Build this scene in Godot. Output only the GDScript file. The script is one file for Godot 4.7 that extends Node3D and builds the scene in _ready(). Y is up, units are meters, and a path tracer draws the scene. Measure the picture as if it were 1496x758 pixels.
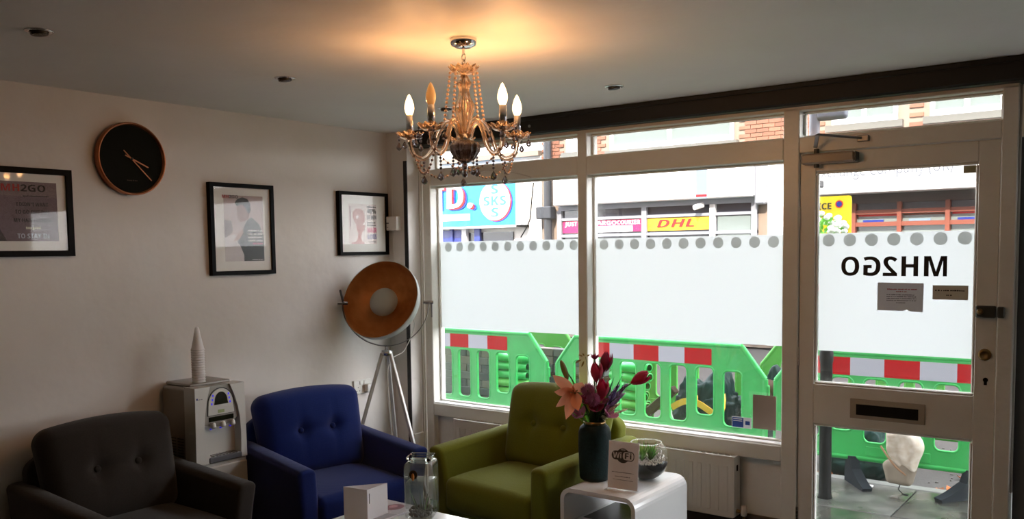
extends Node3D

# ---------------------------------------------------------------- helpers
var used := {}
var M := {}
var mesh_cache := {}
const GY := -0.16      # pavement level outside
const RY := -0.26      # road level outside

func numbered(called: String) -> String:
	if not used.has(called):
		used[called] = 0
		return called
	used[called] += 1
	return "%s_%03d" % [called, used[called]]

func tag(o: Node, label: String, category: String, group := "", kind := "") -> Node:
	o.set_meta("label", label)
	o.set_meta("category", category)
	if group != "":
		o.set_meta("group", group)
	if kind != "":
		o.set_meta("kind", kind)
	return o

func thing(called: String, label: String, category: String, at := Vector3.ZERO, turn := 0.0, group := "", kind := "") -> Node3D:
	var o := Node3D.new()
	o.name = numbered(called)
	add_child(o)
	o.position = at
	o.rotation.y = turn
	tag(o, label, category, group, kind)
	return o

func copy_of(o: Node3D, at: Vector3, turn: float, label := "") -> Node3D:
	var base: String = str(o.name)
	var c: Node3D = o.duplicate()
	c.name = numbered(base)
	add_child(c)
	c.position = at
	c.rotation.y = turn
	if label != "":
		c.set_meta("label", label)
	return c

func new_st() -> SurfaceTool:
	var st := SurfaceTool.new()
	st.begin(Mesh.PRIMITIVE_TRIANGLES)
	st.set_smooth_group(-1)
	return st

func put(st: SurfaceTool, called: String, m: Material, parent: Node = null, at := Vector3.ZERO) -> MeshInstance3D:
	st.generate_normals()
	var o := MeshInstance3D.new()
	o.mesh = st.commit()
	o.material_override = null
	o.mesh.surface_set_material(0, m)
	o.position = at
	if parent == null:
		o.name = numbered(called)
		add_child(o)
	else:
		o.name = called
		parent.add_child(o, true)
	return o

func again(me: Mesh, called: String, m: Material, parent: Node, xf := Transform3D()) -> MeshInstance3D:
	var o := MeshInstance3D.new()
	o.mesh = me
	o.set_surface_override_material(0, m)
	o.name = called if parent != null else numbered(called)
	if parent != null:
		parent.add_child(o, true)
	else:
		add_child(o)
	o.transform = xf
	return o

func mesh_of(st: SurfaceTool) -> ArrayMesh:
	st.generate_normals()
	return st.commit()

# faces come in counter-clockwise as seen from outside and are written clockwise
func tri(st: SurfaceTool, a: Vector3, b: Vector3, c: Vector3) -> void:
	st.add_vertex(a)
	st.add_vertex(c)
	st.add_vertex(b)

func quad(st: SurfaceTool, a: Vector3, b: Vector3, c: Vector3, d: Vector3) -> void:
	tri(st, a, b, c)
	tri(st, a, c, d)

func quad_out(st: SurfaceTool, a: Vector3, b: Vector3, c: Vector3, d: Vector3, out: Vector3) -> void:
	if (b - a).cross(c - a).dot(out) >= 0.0:
		quad(st, a, b, c, d)
	else:
		quad(st, a, d, c, b)

func tri_out(st: SurfaceTool, a: Vector3, b: Vector3, c: Vector3, out: Vector3) -> void:
	if (b - a).cross(c - a).dot(out) >= 0.0:
		tri(st, a, b, c)
	else:
		tri(st, a, c, b)

# box with chamfered edges
func bx(st: SurfaceTool, c: Vector3, s: Vector3, ch := 0.0, bs := Basis()) -> void:
	var h := s * 0.5
	st.set_smooth_group(-1)
	ch = minf(ch, minf(h.x, minf(h.y, h.z)) * 0.95)
	for a in 3:
		var u := (a + 1) % 3
		var w := (a + 2) % 3
		for sg in [-1.0, 1.0]:
			var p := []
			for q in [[-1, -1], [1, -1], [1, 1], [-1, 1]]:
				var v := Vector3()
				v[a] = sg * h[a]
				v[u] = q[0] * (h[u] - ch)
				v[w] = q[1] * (h[w] - ch)
				p.append(c + bs * v)
			var o := Vector3()
			o[a] = sg
			quad_out(st, p[0], p[1], p[2], p[3], bs * o)
	if ch <= 0.0:
		return
	for a in 3:
		var b := (a + 1) % 3
		var t := (a + 2) % 3
		for sa in [-1.0, 1.0]:
			for sb in [-1.0, 1.0]:
				var pp := []
				for q in [[0, -1.0], [0, 1.0], [1, 1.0], [1, -1.0]]:
					var v := Vector3()
					v[a] = sa * (h[a] - (ch if q[0] == 1 else 0.0))
					v[b] = sb * (h[b] - (ch if q[0] == 0 else 0.0))
					v[t] = q[1] * (h[t] - ch)
					pp.append(c + bs * v)
				var o := Vector3()
				o[a] = sa
				o[b] = sb
				quad_out(st, pp[0], pp[1], pp[2], pp[3], bs * o)
	for sx in [-1.0, 1.0]:
		for sy in [-1.0, 1.0]:
			for sz in [-1.0, 1.0]:
				var o := Vector3(sx, sy, sz)
				tri_out(st, c + bs * Vector3(sx * h.x, sy * (h.y - ch), sz * (h.z - ch)), c + bs * Vector3(sx * (h.x - ch), sy * h.y, sz * (h.z - ch)), c + bs * Vector3(sx * (h.x - ch), sy * (h.y - ch), sz * h.z), bs * o)

# box given by its two corners
func bb(st: SurfaceTool, a: Vector3, b: Vector3, ch := 0.0) -> void:
	bx(st, (a + b) * 0.5, (b - a).abs(), ch)

func box_part(called: String, a: Vector3, b: Vector3, m: Material, parent: Node, ch := 0.0) -> MeshInstance3D:
	var st := new_st()
	bb(st, a, b, ch)
	return put(st, called, m, parent)

# rounded, optionally puffed box
func rbox(st: SurfaceTool, half: Vector3, r: float, n: int, arcs: int, xf := Transform3D(), deform = null) -> void:
	st.set_smooth_group(0)
	var lists := []
	for a in 3:
		var l := []
		var inn: float = half[a] - r
		for k in range(arcs, 0, -1):
			l.append(-inn - r * tan(PI / 4 * k / arcs))
		for k in n + 1:
			l.append(-inn + 2.0 * inn * k / n)
		for k in range(1, arcs + 1):
			l.append(inn + r * tan(PI / 4 * k / arcs))
		lists.append(l)
	var inner := half - Vector3(r, r, r)
	for a in 3:
		var u := (a + 1) % 3
		var w := (a + 2) % 3
		var lu: Array = lists[u]
		var lw: Array = lists[w]
		for sg in [-1.0, 1.0]:
			var g := []
			for i in lu.size():
				var row := PackedVector3Array()
				for j in lw.size():
					var q := Vector3()
					q[a] = sg * half[a]
					q[u] = lu[i]
					q[w] = lw[j]
					var c := q.clamp(-inner, inner)
					var p := c + (q - c).normalized() * r
					if deform != null:
						p = deform.call(p)
					row.append(xf * p)
				g.append(row)
			for i in lu.size() - 1:
				for j in lw.size() - 1:
					if sg > 0:
						quad(st, g[i][j], g[i + 1][j], g[i + 1][j + 1], g[i][j + 1])
					else:
						quad(st, g[i][j], g[i][j + 1], g[i + 1][j + 1], g[i + 1][j])

# profile of (radius, height) points from the bottom up, turned round y
func lathe(st: SurfaceTool, prof: Array, seg: int, xf := Transform3D(), smooth := true, wave = null) -> void:
	st.set_smooth_group(0 if smooth else -1)
	var rings := []
	for p in prof:
		var ring := PackedVector3Array()
		for j in seg:
			var t := TAU * j / seg
			var r: float = p.x
			var y: float = p.y
			if wave != null:
				var ry: Vector2 = wave.call(r, y, t)
				r = ry.x
				y = ry.y
			ring.append(xf * Vector3(r * cos(t), y, -r * sin(t)))
		rings.append(ring)
	for i in rings.size() - 1:
		for j in seg:
			var k := (j + 1) % seg
			if prof[i].x < 1e-5:
				tri(st, rings[i][j], rings[i + 1][k], rings[i + 1][j])
			elif prof[i + 1].x < 1e-5:
				tri(st, rings[i][j], rings[i][k], rings[i + 1][j])
			else:
				quad(st, rings[i][j], rings[i][k], rings[i + 1][k], rings[i + 1][j])

# tube along points; radius a number or an array
func tube(st: SurfaceTool, pts: Array, rad, seg := 8, caps := true) -> void:
	st.set_smooth_group(0)
	var rings := []
	var n := Vector3.UP
	var t0: Vector3 = (pts[1] - pts[0]).normalized()
	if absf(t0.dot(n)) > 0.9:
		n = Vector3.RIGHT
	n = (n - t0 * n.dot(t0)).normalized()
	for i in pts.size():
		var t: Vector3 = (pts[mini(i + 1, pts.size() - 1)] - pts[maxi(i - 1, 0)]).normalized()
		n = (n - t * n.dot(t)).normalized()
		var b := t.cross(n)
		var r: float = rad[i] if rad is Array else rad
		var ring := PackedVector3Array()
		for j in seg:
			var a := TAU * j / seg
			ring.append(pts[i] + (n * cos(a) + b * sin(a)) * r)
		rings.append(ring)
	for i in rings.size() - 1:
		for j in seg:
			var k := (j + 1) % seg
			quad(st, rings[i][j], rings[i][k], rings[i + 1][k], rings[i + 1][j])
	if caps:
		st.set_smooth_group(-1)
		var last := rings.size() - 1
		for j in seg:
			var k := (j + 1) % seg
			tri(st, pts[0], rings[0][k], rings[0][j])
			tri(st, pts[last], rings[last][j], rings[last][k])

func cyl(st: SurfaceTool, a: Vector3, b: Vector3, r: float, seg := 16) -> void:
	tube(st, [a, b], r, seg)

func blob(st: SurfaceTool, c: Vector3, s: Vector3, seg := 10, rings := 6, bs := Basis()) -> void:
	var prof := []
	for i in rings + 1:
		var t := -PI / 2 + PI * i / rings
		prof.append(Vector2(maxf(cos(t), 0.0) if i > 0 and i < rings else 0.0, sin(t)))
	lathe(st, prof, seg, Transform3D(bs * Basis.from_scale(s), c))

# flat sheet with holes, in the xy plane from z0 to z1; each hole is cut through its middle column
func plate(st: SurfaceTool, outer: PackedVector2Array, holes: Array, z0: float, z1: float, xf := Transform3D()) -> void:
	st.set_smooth_group(-1)
	var cuts := []
	var lo := 1e9
	var hi := -1e9
	for p in outer:
		lo = minf(lo, p.x)
		hi = maxf(hi, p.x)
	for h in holes:
		var c := 0.0
		for p in h:
			c += p.x
		cuts.append(c / h.size())
	cuts.sort()
	var xs := [lo - 1.0] + cuts + [hi + 1.0]
	for i in xs.size() - 1:
		if xs[i + 1] - xs[i] < 1e-4:
			continue
		var strip := PackedVector2Array([Vector2(xs[i], -100), Vector2(xs[i + 1], -100), Vector2(xs[i + 1], 100), Vector2(xs[i], 100)])
		var pieces: Array = Geometry2D.intersect_polygons(outer, strip)
		for h in holes:
			var next := []
			for pc in pieces:
				next.append_array(Geometry2D.clip_polygons(pc, h))
			pieces = next
		for pc in pieces:
			var ix := Geometry2D.triangulate_polygon(pc)
			for k in range(0, ix.size(), 3):
				var a: Vector2 = pc[ix[k]]
				var b: Vector2 = pc[ix[k + 1]]
				var c: Vector2 = pc[ix[k + 2]]
				tri_out(st, xf * Vector3(a.x, a.y, z1), xf * Vector3(b.x, b.y, z1), xf * Vector3(c.x, c.y, z1), xf.basis.z * signf(z1 - z0))
				tri_out(st, xf * Vector3(a.x, a.y, z0), xf * Vector3(b.x, b.y, z0), xf * Vector3(c.x, c.y, z0), xf.basis.z * signf(z0 - z1))
	var loops := [outer] + holes
	for li in loops.size():
		var l: PackedVector2Array = loops[li]
		var ccw := not Geometry2D.is_polygon_clockwise(l)
		for k in l.size():
			var a := l[k]
			var b := l[(k + 1) % l.size()]
			var nn := Vector2(b.y - a.y, a.x - b.x) * (1.0 if ccw else -1.0) * (1.0 if li == 0 else -1.0)
			quad_out(st, xf * Vector3(a.x, a.y, z0), xf * Vector3(b.x, b.y, z0), xf * Vector3(b.x, b.y, z1), xf * Vector3(a.x, a.y, z1), xf.basis * Vector3(nn.x, nn.y, 0))

func rrect(x0: float, y0: float, x1: float, y1: float, r: float, n := 4) -> PackedVector2Array:
	var l := PackedVector2Array()
	for q in [[x1 - r, y1 - r, 0.0], [x0 + r, y1 - r, 0.25], [x0 + r, y0 + r, 0.5], [x1 - r, y0 + r, 0.75]]:
		for k in n + 1:
			var a: float = TAU * (q[2] + 0.25 * k / n)
			l.append(Vector2(q[0] + r * cos(a), q[1] + r * sin(a)))
	return l

func disc(cx: float, cy: float, r: float, n := 20) -> PackedVector2Array:
	var l := PackedVector2Array()
	for k in n:
		l.append(Vector2(cx + r * cos(TAU * k / n), cy + r * sin(TAU * k / n)))
	return l

func text_on(words: String, height: float, m: Material, parent: Node, xf: Transform3D, called := "lettering", bold := true, width := 0.0, depth := 0.001) -> MeshInstance3D:
	var t := TextMesh.new()
	var f := SystemFont.new()
	f.font_names = PackedStringArray(["Droid Sans"])
	f.font_weight = 700 if bold else 400
	t.font = f
	t.text = words
	t.font_size = 48
	t.pixel_size = height / 35.0
	t.depth = depth
	t.curve_step = 2.0
	t.material = m
	var o := MeshInstance3D.new()
	o.mesh = t
	o.name = called
	parent.add_child(o, true)
	var b := t.get_aabb()
	var sx := 1.0
	if width > 0.0 and b.size.x > 0.0:
		sx = width / b.size.x
	o.transform = xf * Transform3D(Basis.from_scale(Vector3(sx, 1, 1)), Vector3.ZERO)
	return o

# ---------------------------------------------------------------- materials
func noise_tex(freq: float, seed_: int, size := 256, normal := false, strength := 4.0, ramp: Gradient = null, kind := FastNoiseLite.TYPE_SIMPLEX_SMOOTH) -> ImageTexture:
	var n := FastNoiseLite.new()
	n.seed = seed_
	n.frequency = freq
	n.noise_type = kind
	n.fractal_octaves = 4
	var im := n.get_seamless_image(size, size)
	if normal:
		im.convert(Image.FORMAT_RGBA8)
		im.bump_map_to_normal_map(strength)
		return ImageTexture.create_from_image(im)
	if ramp == null:
		return ImageTexture.create_from_image(im)
	var out := Image.create(size, size, false, Image.FORMAT_RGB8)
	for y in size:
		for x in size:
			out.set_pixel(x, y, ramp.sample(im.get_pixel(x, y).r))
	return ImageTexture.create_from_image(out)

func two(a: Color, b: Color) -> Gradient:
	var g := Gradient.new()
	g.set_color(0, a)
	g.set_color(1, b)
	return g

func mt(key: String, color: Color, rough := 0.6, metal := 0.0) -> StandardMaterial3D:
	if M.has(key):
		return M[key]
	var m := StandardMaterial3D.new()
	m.resource_name = key
	m.albedo_color = color
	m.roughness = rough
	m.metallic = metal
	M[key] = m
	return m

func tri_planar(m: StandardMaterial3D, scale: float, world := false) -> void:
	m.uv1_triplanar = true
	m.uv1_world_triplanar = world
	m.uv1_scale = Vector3.ONE * scale

func pane_mat(key: String, tint: Color, alpha: float) -> StandardMaterial3D:
	var m := mt(key, Color(tint.r, tint.g, tint.b, alpha), 0.02)
	m.transparency = BaseMaterial3D.TRANSPARENCY_ALPHA
	return m

func glass_mat(key: String, tint: Color, alpha: float, scale := 0.05, rough := 0.0) -> StandardMaterial3D:
	var m := mt(key, Color(tint.r, tint.g, tint.b, alpha), rough)
	m.refraction_enabled = true
	m.refraction_scale = scale
	return m

func fabric(key: String, a: Color, b: Color, seed_: int) -> StandardMaterial3D:
	var m := mt(key, Color.WHITE, 0.95)
	m.albedo_texture = noise_tex(0.05, seed_, 256, false, 1.0, two(a, b))
	m.normal_enabled = true
	m.normal_texture = M["weave"]
	m.normal_scale = 0.35
	m.rim_enabled = true
	m.rim = 0.3
	m.rim_tint = 0.6
	m.metallic_specular = 0.25
	tri_planar(m, 9.0)
	return m

func paint(key: String, a: Color, b: Color, rough: float, scale: float, seed_: int, bump := 0.0, world := true) -> StandardMaterial3D:
	var m := mt(key, Color.WHITE, rough)
	m.albedo_texture = noise_tex(0.012, seed_, 256, false, 1.0, two(a, b))
	if bump > 0.0:
		m.normal_enabled = true
		m.normal_texture = noise_tex(0.05, seed_ + 7, 256, true, 2.0)
		m.normal_scale = bump
	tri_planar(m, scale, world)
	return m

func materials() -> void:
	var wv := Image.create(128, 128, false, Image.FORMAT_RGBA8)
	for y in 128:
		for x in 128:
			var v := 0.5 + 0.25 * sin(x * TAU / 4.0) * (1.0 if (y / 4) % 2 == 0 else -1.0) + 0.25 * sin(y * TAU / 4.0)
			wv.set_pixel(x, y, Color(v, v, v))
	wv.bump_map_to_normal_map(1.5)
	M["weave"] = ImageTexture.create_from_image(wv)
	paint("wall_paint", Color(0.835, 0.81, 0.78), Color(0.86, 0.838, 0.812), 0.75, 0.7, 11, 0.12)
	paint("ceiling_paint", Color(0.87, 0.855, 0.83), Color(0.89, 0.88, 0.855), 0.55, 0.5, 12, 0.10)
	paint("frame_paint", Color(0.86, 0.85, 0.81), Color(0.885, 0.875, 0.84), 0.32, 1.2, 13, 0.25)
	paint("carpet", Color(0.20, 0.18, 0.16), Color(0.27, 0.24, 0.21), 0.95, 2.0, 14, 0.8)
	mt("skirting", Color(0.30, 0.24, 0.19), 0.5)
	mt("black_paint", Color(0.035, 0.035, 0.038), 0.45)
	mt("blind_box", Color(0.055, 0.057, 0.06), 0.6)
	mt("white_plastic", Color(0.86, 0.85, 0.82), 0.35)
	mt("conduit", Color(0.80, 0.78, 0.74), 0.45)
	mt("white_gloss", Color(0.90, 0.90, 0.89), 0.18)
	mt("radiator_white", Color(0.84, 0.82, 0.78), 0.35)
	mt("chrome", Color(0.85, 0.85, 0.86), 0.12, 1.0)
	mt("steel", Color(0.62, 0.61, 0.60), 0.35, 1.0)
	mt("brass", Color(0.56, 0.45, 0.29), 0.3, 1.0)
	mt("copper", Color(0.62, 0.39, 0.27), 0.3, 1.0)
	var leaf := mt("copper_leaf", Color.WHITE, 0.5, 0.35)
	leaf.albedo_texture = noise_tex(0.02, 44, 256, false, 1.0, two(Color(0.70, 0.45, 0.24), Color(0.82, 0.57, 0.33)))
	tri_planar(leaf, 3.0)
	mt("black_frame", Color(0.025, 0.023, 0.022), 0.5).metallic_specular = 0.2
	mt("mat_board", Color(0.86, 0.85, 0.82), 0.8)
	mt("clock_face", Color(0.10, 0.107, 0.095), 0.8).metallic_specular = 0.15
	mt("dark_hole", Color(0.01, 0.01, 0.01), 0.9)
	pane_mat("window_glass", Color(0.95, 1.0, 0.98), 0.03)
	pane_mat("picture_glass", Color(1, 1, 1), 0.02)
	pane_mat("poster_glass", Color(1, 1, 1), 0.02).metallic_specular = 0.36
	var film := mt("frosted_film", Color(0.78, 0.80, 0.79), 0.9)
	film.backlight_enabled = true
	film.backlight = Color(0.755, 0.77, 0.765)
	var fd := mt("film_dot", Color(0.68, 0.70, 0.69), 0.6)
	fd.backlight_enabled = true
	fd.backlight = Color(0.80, 0.81, 0.80)
	mt("vinyl_black", Color(0.03, 0.035, 0.05), 0.5)
	var paper := mt("paper_grey", Color(0.80, 0.80, 0.80), 0.8)
	paper.backlight_enabled = true
	paper.backlight = Color(0.62, 0.62, 0.63)
	mt("paper_white", Color(0.94, 0.93, 0.935), 0.7)
	mt("ink_black", Color(0.06, 0.06, 0.07), 0.7)
	mt("ink_grey", Color(0.33, 0.33, 0.35), 0.7)
	mt("ink_red", Color(0.62, 0.12, 0.14), 0.7)
	mt("ink_pink", Color(0.80, 0.25, 0.45), 0.7)
	mt("ink_blue", Color(0.16, 0.14, 0.50), 0.7)
	mt("ink_white", Color(0.90, 0.89, 0.88), 0.7)
	fabric("grey_cloth", Color(0.155, 0.14, 0.127), Color(0.19, 0.173, 0.158), 21)
	fabric("blue_cloth", Color(0.065, 0.125, 0.335), Color(0.085, 0.15, 0.385), 22)
	fabric("green_cloth", Color(0.40, 0.415, 0.115), Color(0.45, 0.465, 0.14), 23)
	mt("dark_wood", Color(0.16, 0.10, 0.07), 0.55).metallic_specular = 0.25
	mt("silver_plastic", Color(0.55, 0.53, 0.50), 0.32, 0.35)
	mt("light_silver", Color(0.76, 0.75, 0.72), 0.3, 0.15)
	mt("dark_plastic", Color(0.09, 0.085, 0.08), 0.35)
	mt("drip_grey", Color(0.32, 0.32, 0.33), 0.4)
	var cup := mt("cup_plastic", Color(0.96, 0.96, 0.96), 0.3)
	cup.backlight_enabled = true
	cup.backlight = Color(0.85, 0.85, 0.85)
	var blue_led := mt("blue_led", Color(0.2, 0.2, 0.9), 0.4)
	blue_led.emission_enabled = true
	blue_led.emission = Color(0.25, 0.22, 1.0)
	blue_led.emission_energy_multiplier = 0.45
	glass_mat("clear_glass", Color(0.97, 1.0, 0.98), 0.0)
	glass_mat("smoke_glass", Color(0.40, 0.35, 0.34), 0.2)
	glass_mat("amber_glass", Color(0.94, 0.83, 0.72), 0.06)
	glass_mat("grey_drop", Color(0.50, 0.48, 0.50), 0.10)
	var bulb := mt("lit_bulb", Color(1.0, 0.9, 0.75), 0.3)
	bulb.emission_enabled = true
	bulb.emission = Color(1.0, 0.80, 0.56)
	bulb.emission_energy_multiplier = 5.0
	var db := mt("dead_bulb", Color(0.90, 0.84, 0.72), 0.35)
	db.backlight_enabled = true
	db.backlight = Color(0.90, 0.84, 0.72)
	var vase := mt("vase_glaze", Color.WHITE, 0.55)
	vase.albedo_texture = noise_tex(0.03, 31, 256, false, 1.0, two(Color(0.035, 0.10, 0.11), Color(0.085, 0.18, 0.18)))
	vase.normal_enabled = true
	vase.normal_texture = noise_tex(0.08, 32, 256, true, 3.0)
	vase.normal_scale = 0.5
	vase.metallic_specular = 0.3
	tri_planar(vase, 6.0)
	for c in [["petal_red", Color(0.66, 0.05, 0.22)], ["petal_dark", Color(0.46, 0.07, 0.20)], ["petal_peach", Color(0.88, 0.60, 0.46)], ["petal_mauve", Color(0.68, 0.42, 0.55)], ["petal_lilac", Color(0.74, 0.67, 0.84)], ["petal_pale", Color(0.90, 0.89, 0.78)], ["leaf_dark", Color(0.08, 0.16, 0.06)], ["leaf_green", Color(0.26, 0.45, 0.14)], ["leaf_bright", Color(0.36, 0.62, 0.18)], ["stem_green", Color(0.16, 0.28, 0.10)], ["twig", Color(0.42, 0.34, 0.16)]]:
		var m := mt(c[0], c[1], 0.6)
		m.backlight_enabled = true
		m.backlight = Color(c[1].r * 0.8, c[1].g * 0.8, c[1].b * 0.8)
	mt("black_soil", Color(0.035, 0.035, 0.032), 0.95)
	mt("white_pebble", Color(0.82, 0.80, 0.76), 0.7)
	mt("tank_gravel", Color(0.24, 0.19, 0.12), 0.9)
	# outside
	var bar := mt("barrier_green", Color.WHITE, 0.42)
	bar.albedo_texture = noise_tex(0.02, 51, 256, false, 1.0, two(Color(0.13, 0.62, 0.27), Color(0.17, 0.69, 0.33)))
	tri_planar(bar, 1.5)
	bar.subsurf_scatter_enabled = false
	mt("barrier_lime", Color(0.30, 0.66, 0.24), 0.5)
	mt("board_red", Color(0.68, 0.02, 0.07), 0.6).metallic_specular = 0.25
	mt("board_white", Color(0.66, 0.68, 0.73), 0.5)
	mt("rubber", Color(0.10, 0.12, 0.14), 0.75).metallic_specular = 0.2
	paint("tarmac", Color(0.20, 0.19, 0.185), Color(0.42, 0.39, 0.37), 0.8, 2.2, 52, 1.0)
	M["tarmac"].metallic_specular = 0.3
	M["tarmac"].albedo_texture = noise_tex(0.22, 52, 512, false, 1.0, two(Color(0.10, 0.095, 0.09), Color(0.40, 0.375, 0.36)), FastNoiseLite.TYPE_VALUE)
	for i in 3:
		var sl := mt("slab_%d" % i, Color.WHITE, 0.4)
		var g: float = [0.0, 0.03, -0.03][i]
		sl.albedo_texture = noise_tex(0.02, 60 + i, 256, false, 1.0, two(Color(0.13 + g, 0.135 + g, 0.12 + g), Color(0.27 + g, 0.265 + g, 0.235 + g)))
		sl.roughness_texture = noise_tex(0.008, 70 + i, 256, false, 1.0, two(Color(0.06, 0.06, 0.06), Color(0.62, 0.62, 0.62)))
		sl.roughness = 1.0
		tri_planar(sl, 0.8, true)
	mt("kerb_stone", Color(0.34, 0.34, 0.32), 0.45)
	for i in 3:
		mt("paver_%d" % i, [Color(0.26, 0.27, 0.28), Color(0.34, 0.34, 0.33), Color(0.40, 0.37, 0.34)][i], 0.85)
	var bag := mt("bag_green", Color.WHITE, 0.5)
	bag.albedo_texture = noise_tex(0.03, 81, 256, false, 1.0, two(Color(0.01, 0.11, 0.10), Color(0.03, 0.18, 0.165)))
	tri_planar(bag, 2.0)
	bag.metallic_specular = 0.28
	mt("strap_yellow", Color(0.86, 0.62, 0.06), 0.5)
	mt("print_white", Color(0.82, 0.84, 0.82), 0.6)
	mt("iron_black", Color(0.05, 0.05, 0.052), 0.5).metallic_specular = 0.2
	var sack := mt("sack", Color.WHITE, 0.8)
	sack.albedo_texture = noise_tex(0.02, 83, 256, false, 1.0, two(Color(0.66, 0.60, 0.52), Color(0.80, 0.78, 0.74)))
	tri_planar(sack, 3.0)
	mt("leaf_orange", Color(0.66, 0.34, 0.12), 0.8)
	mt("leaf_brown", Color(0.42, 0.24, 0.11), 0.8)
	mt("stone", Color(0.36, 0.34, 0.32), 0.9)
	mt("render_white", Color(0.86, 0.85, 0.83), 0.8)
	mt("fascia_white", Color(0.88, 0.88, 0.88), 0.45)
	mt("frame_grey", Color(0.52, 0.53, 0.56), 0.5)
	mt("dark_window", Color(0.10, 0.11, 0.16), 0.15)
	mt("shop_glass", Color(0.42, 0.46, 0.45), 0.12)
	mt("sign_blue", Color(0.08, 0.56, 0.80), 0.4)
	mt("deep_blue", Color(0.06, 0.16, 0.52), 0.4)
	mt("sign_pink", Color(0.78, 0.10, 0.34), 0.5)
	mt("sign_yellow", Color(0.93, 0.74, 0.14), 0.5)
	mt("sign_red", Color(0.82, 0.08, 0.10), 0.5)
	mt("sign_letter_blue", Color(0.20, 0.56, 0.72), 0.5)
	mt("timber_brown", Color(0.46, 0.24, 0.18), 0.5)
	mt("mortar", Color(0.52, 0.46, 0.41), 0.9)
	mt("roof_grey", Color(0.42, 0.44, 0.47), 0.8)
	for i in 3:
		mt("brick_%d" % i, [Color(0.44, 0.24, 0.17), Color(0.50, 0.29, 0.20), Color(0.40, 0.26, 0.21)][i], 0.85)
	mt("pipe_grey", Color(0.16, 0.17, 0.19), 0.5)
	mt("lamp_grey", Color(0.36, 0.38, 0.42), 0.5)
	mt("hazard_yellow", Color(0.88, 0.76, 0.06), 0.5)
	mt("flower_white", Color(0.86, 0.87, 0.84), 0.7)

# ---------------------------------------------------------------- scene
func _ready() -> void:
	camera_and_light()
	materials()
	room()
	shopfront()
	door()
	ceiling_things()
	wall_things()
	chairs()
	water_corner()
	floor_lamp()
	coffee_table()
	side_table()
	street()
	barriers()
	works()
	opposite()

func camera_and_light() -> void:
	var cam := Camera3D.new()
	cam.name = "camera"
	var yaw := 0.642131
	var pitch := -0.070407
	var roll := -0.0130722
	var fw := Vector3(-sin(yaw) * cos(pitch), sin(pitch), -cos(yaw) * cos(pitch))
	var r0 := Vector3(cos(yaw), 0, -sin(yaw))
	var r := r0 * cos(roll) + r0.cross(fw) * sin(roll)
	var u := r.cross(fw)
	cam.transform = Transform3D(Basis(r, u, -fw), Vector3(0, 1.6, 0))
	cam.projection = Camera3D.PROJECTION_FRUSTUM
	cam.near = 0.05
	cam.far = 200.0
	cam.size = 758.0 * cam.near / 1280.73
	cam.frustum_offset = Vector2(0, (456.64 - 379.0) * cam.near / 1280.73)
	add_child(cam)
	cam.current = true
	var we := WorldEnvironment.new()
	we.name = "surroundings"
	var e := Environment.new()
	e.background_mode = Environment.BG_SKY
	var sky := Sky.new()
	var sm := ProceduralSkyMaterial.new()
	sm.sky_top_color = Color(0.855, 0.875, 0.91)
	sm.sky_horizon_color = Color(0.95, 0.95, 0.95)
	sm.ground_bottom_color = Color(0.35, 0.34, 0.33)
	sm.ground_horizon_color = Color(0.80, 0.82, 0.84)
	sm.sky_energy_multiplier = 2.95
	sm.ground_energy_multiplier = 1.5
	sky.sky_material = sm
	e.sky = sky
	e.tonemap_mode = Environment.TONE_MAPPER_LINEAR
	e.tonemap_exposure = 1.15
	e.sdfgi_enabled = true
	e.ssao_enabled = true
	e.ssil_enabled = true
	we.environment = e
	add_child(we)
	var sun := DirectionalLight3D.new()
	sun.name = "sun"
	sun.light_color = Color(1.0, 0.95, 0.88)
	sun.light_energy = 3.4
	sun.light_angular_distance = 0.6
	sun.shadow_enabled = true
	var el := deg_to_rad(38.0)
	var az := deg_to_rad(14.0)
	sun.transform = Transform3D(Basis.looking_at(Vector3(-sin(az) * cos(el), -sin(el), -cos(az) * cos(el))), Vector3(0, 20, 10))
	add_child(sun)

const XL := -4.01    # left wall
const XR := 2.6
const ZB := 3.0
const CY := 2.355

func shell(called: String, label: String, category: String, a: Vector3, b: Vector3, m: Material) -> MeshInstance3D:
	var st := new_st()
	bb(st, a, b)
	var o := put(st, called, m)
	tag(o, label, category, "", "structure")
	return o

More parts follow.
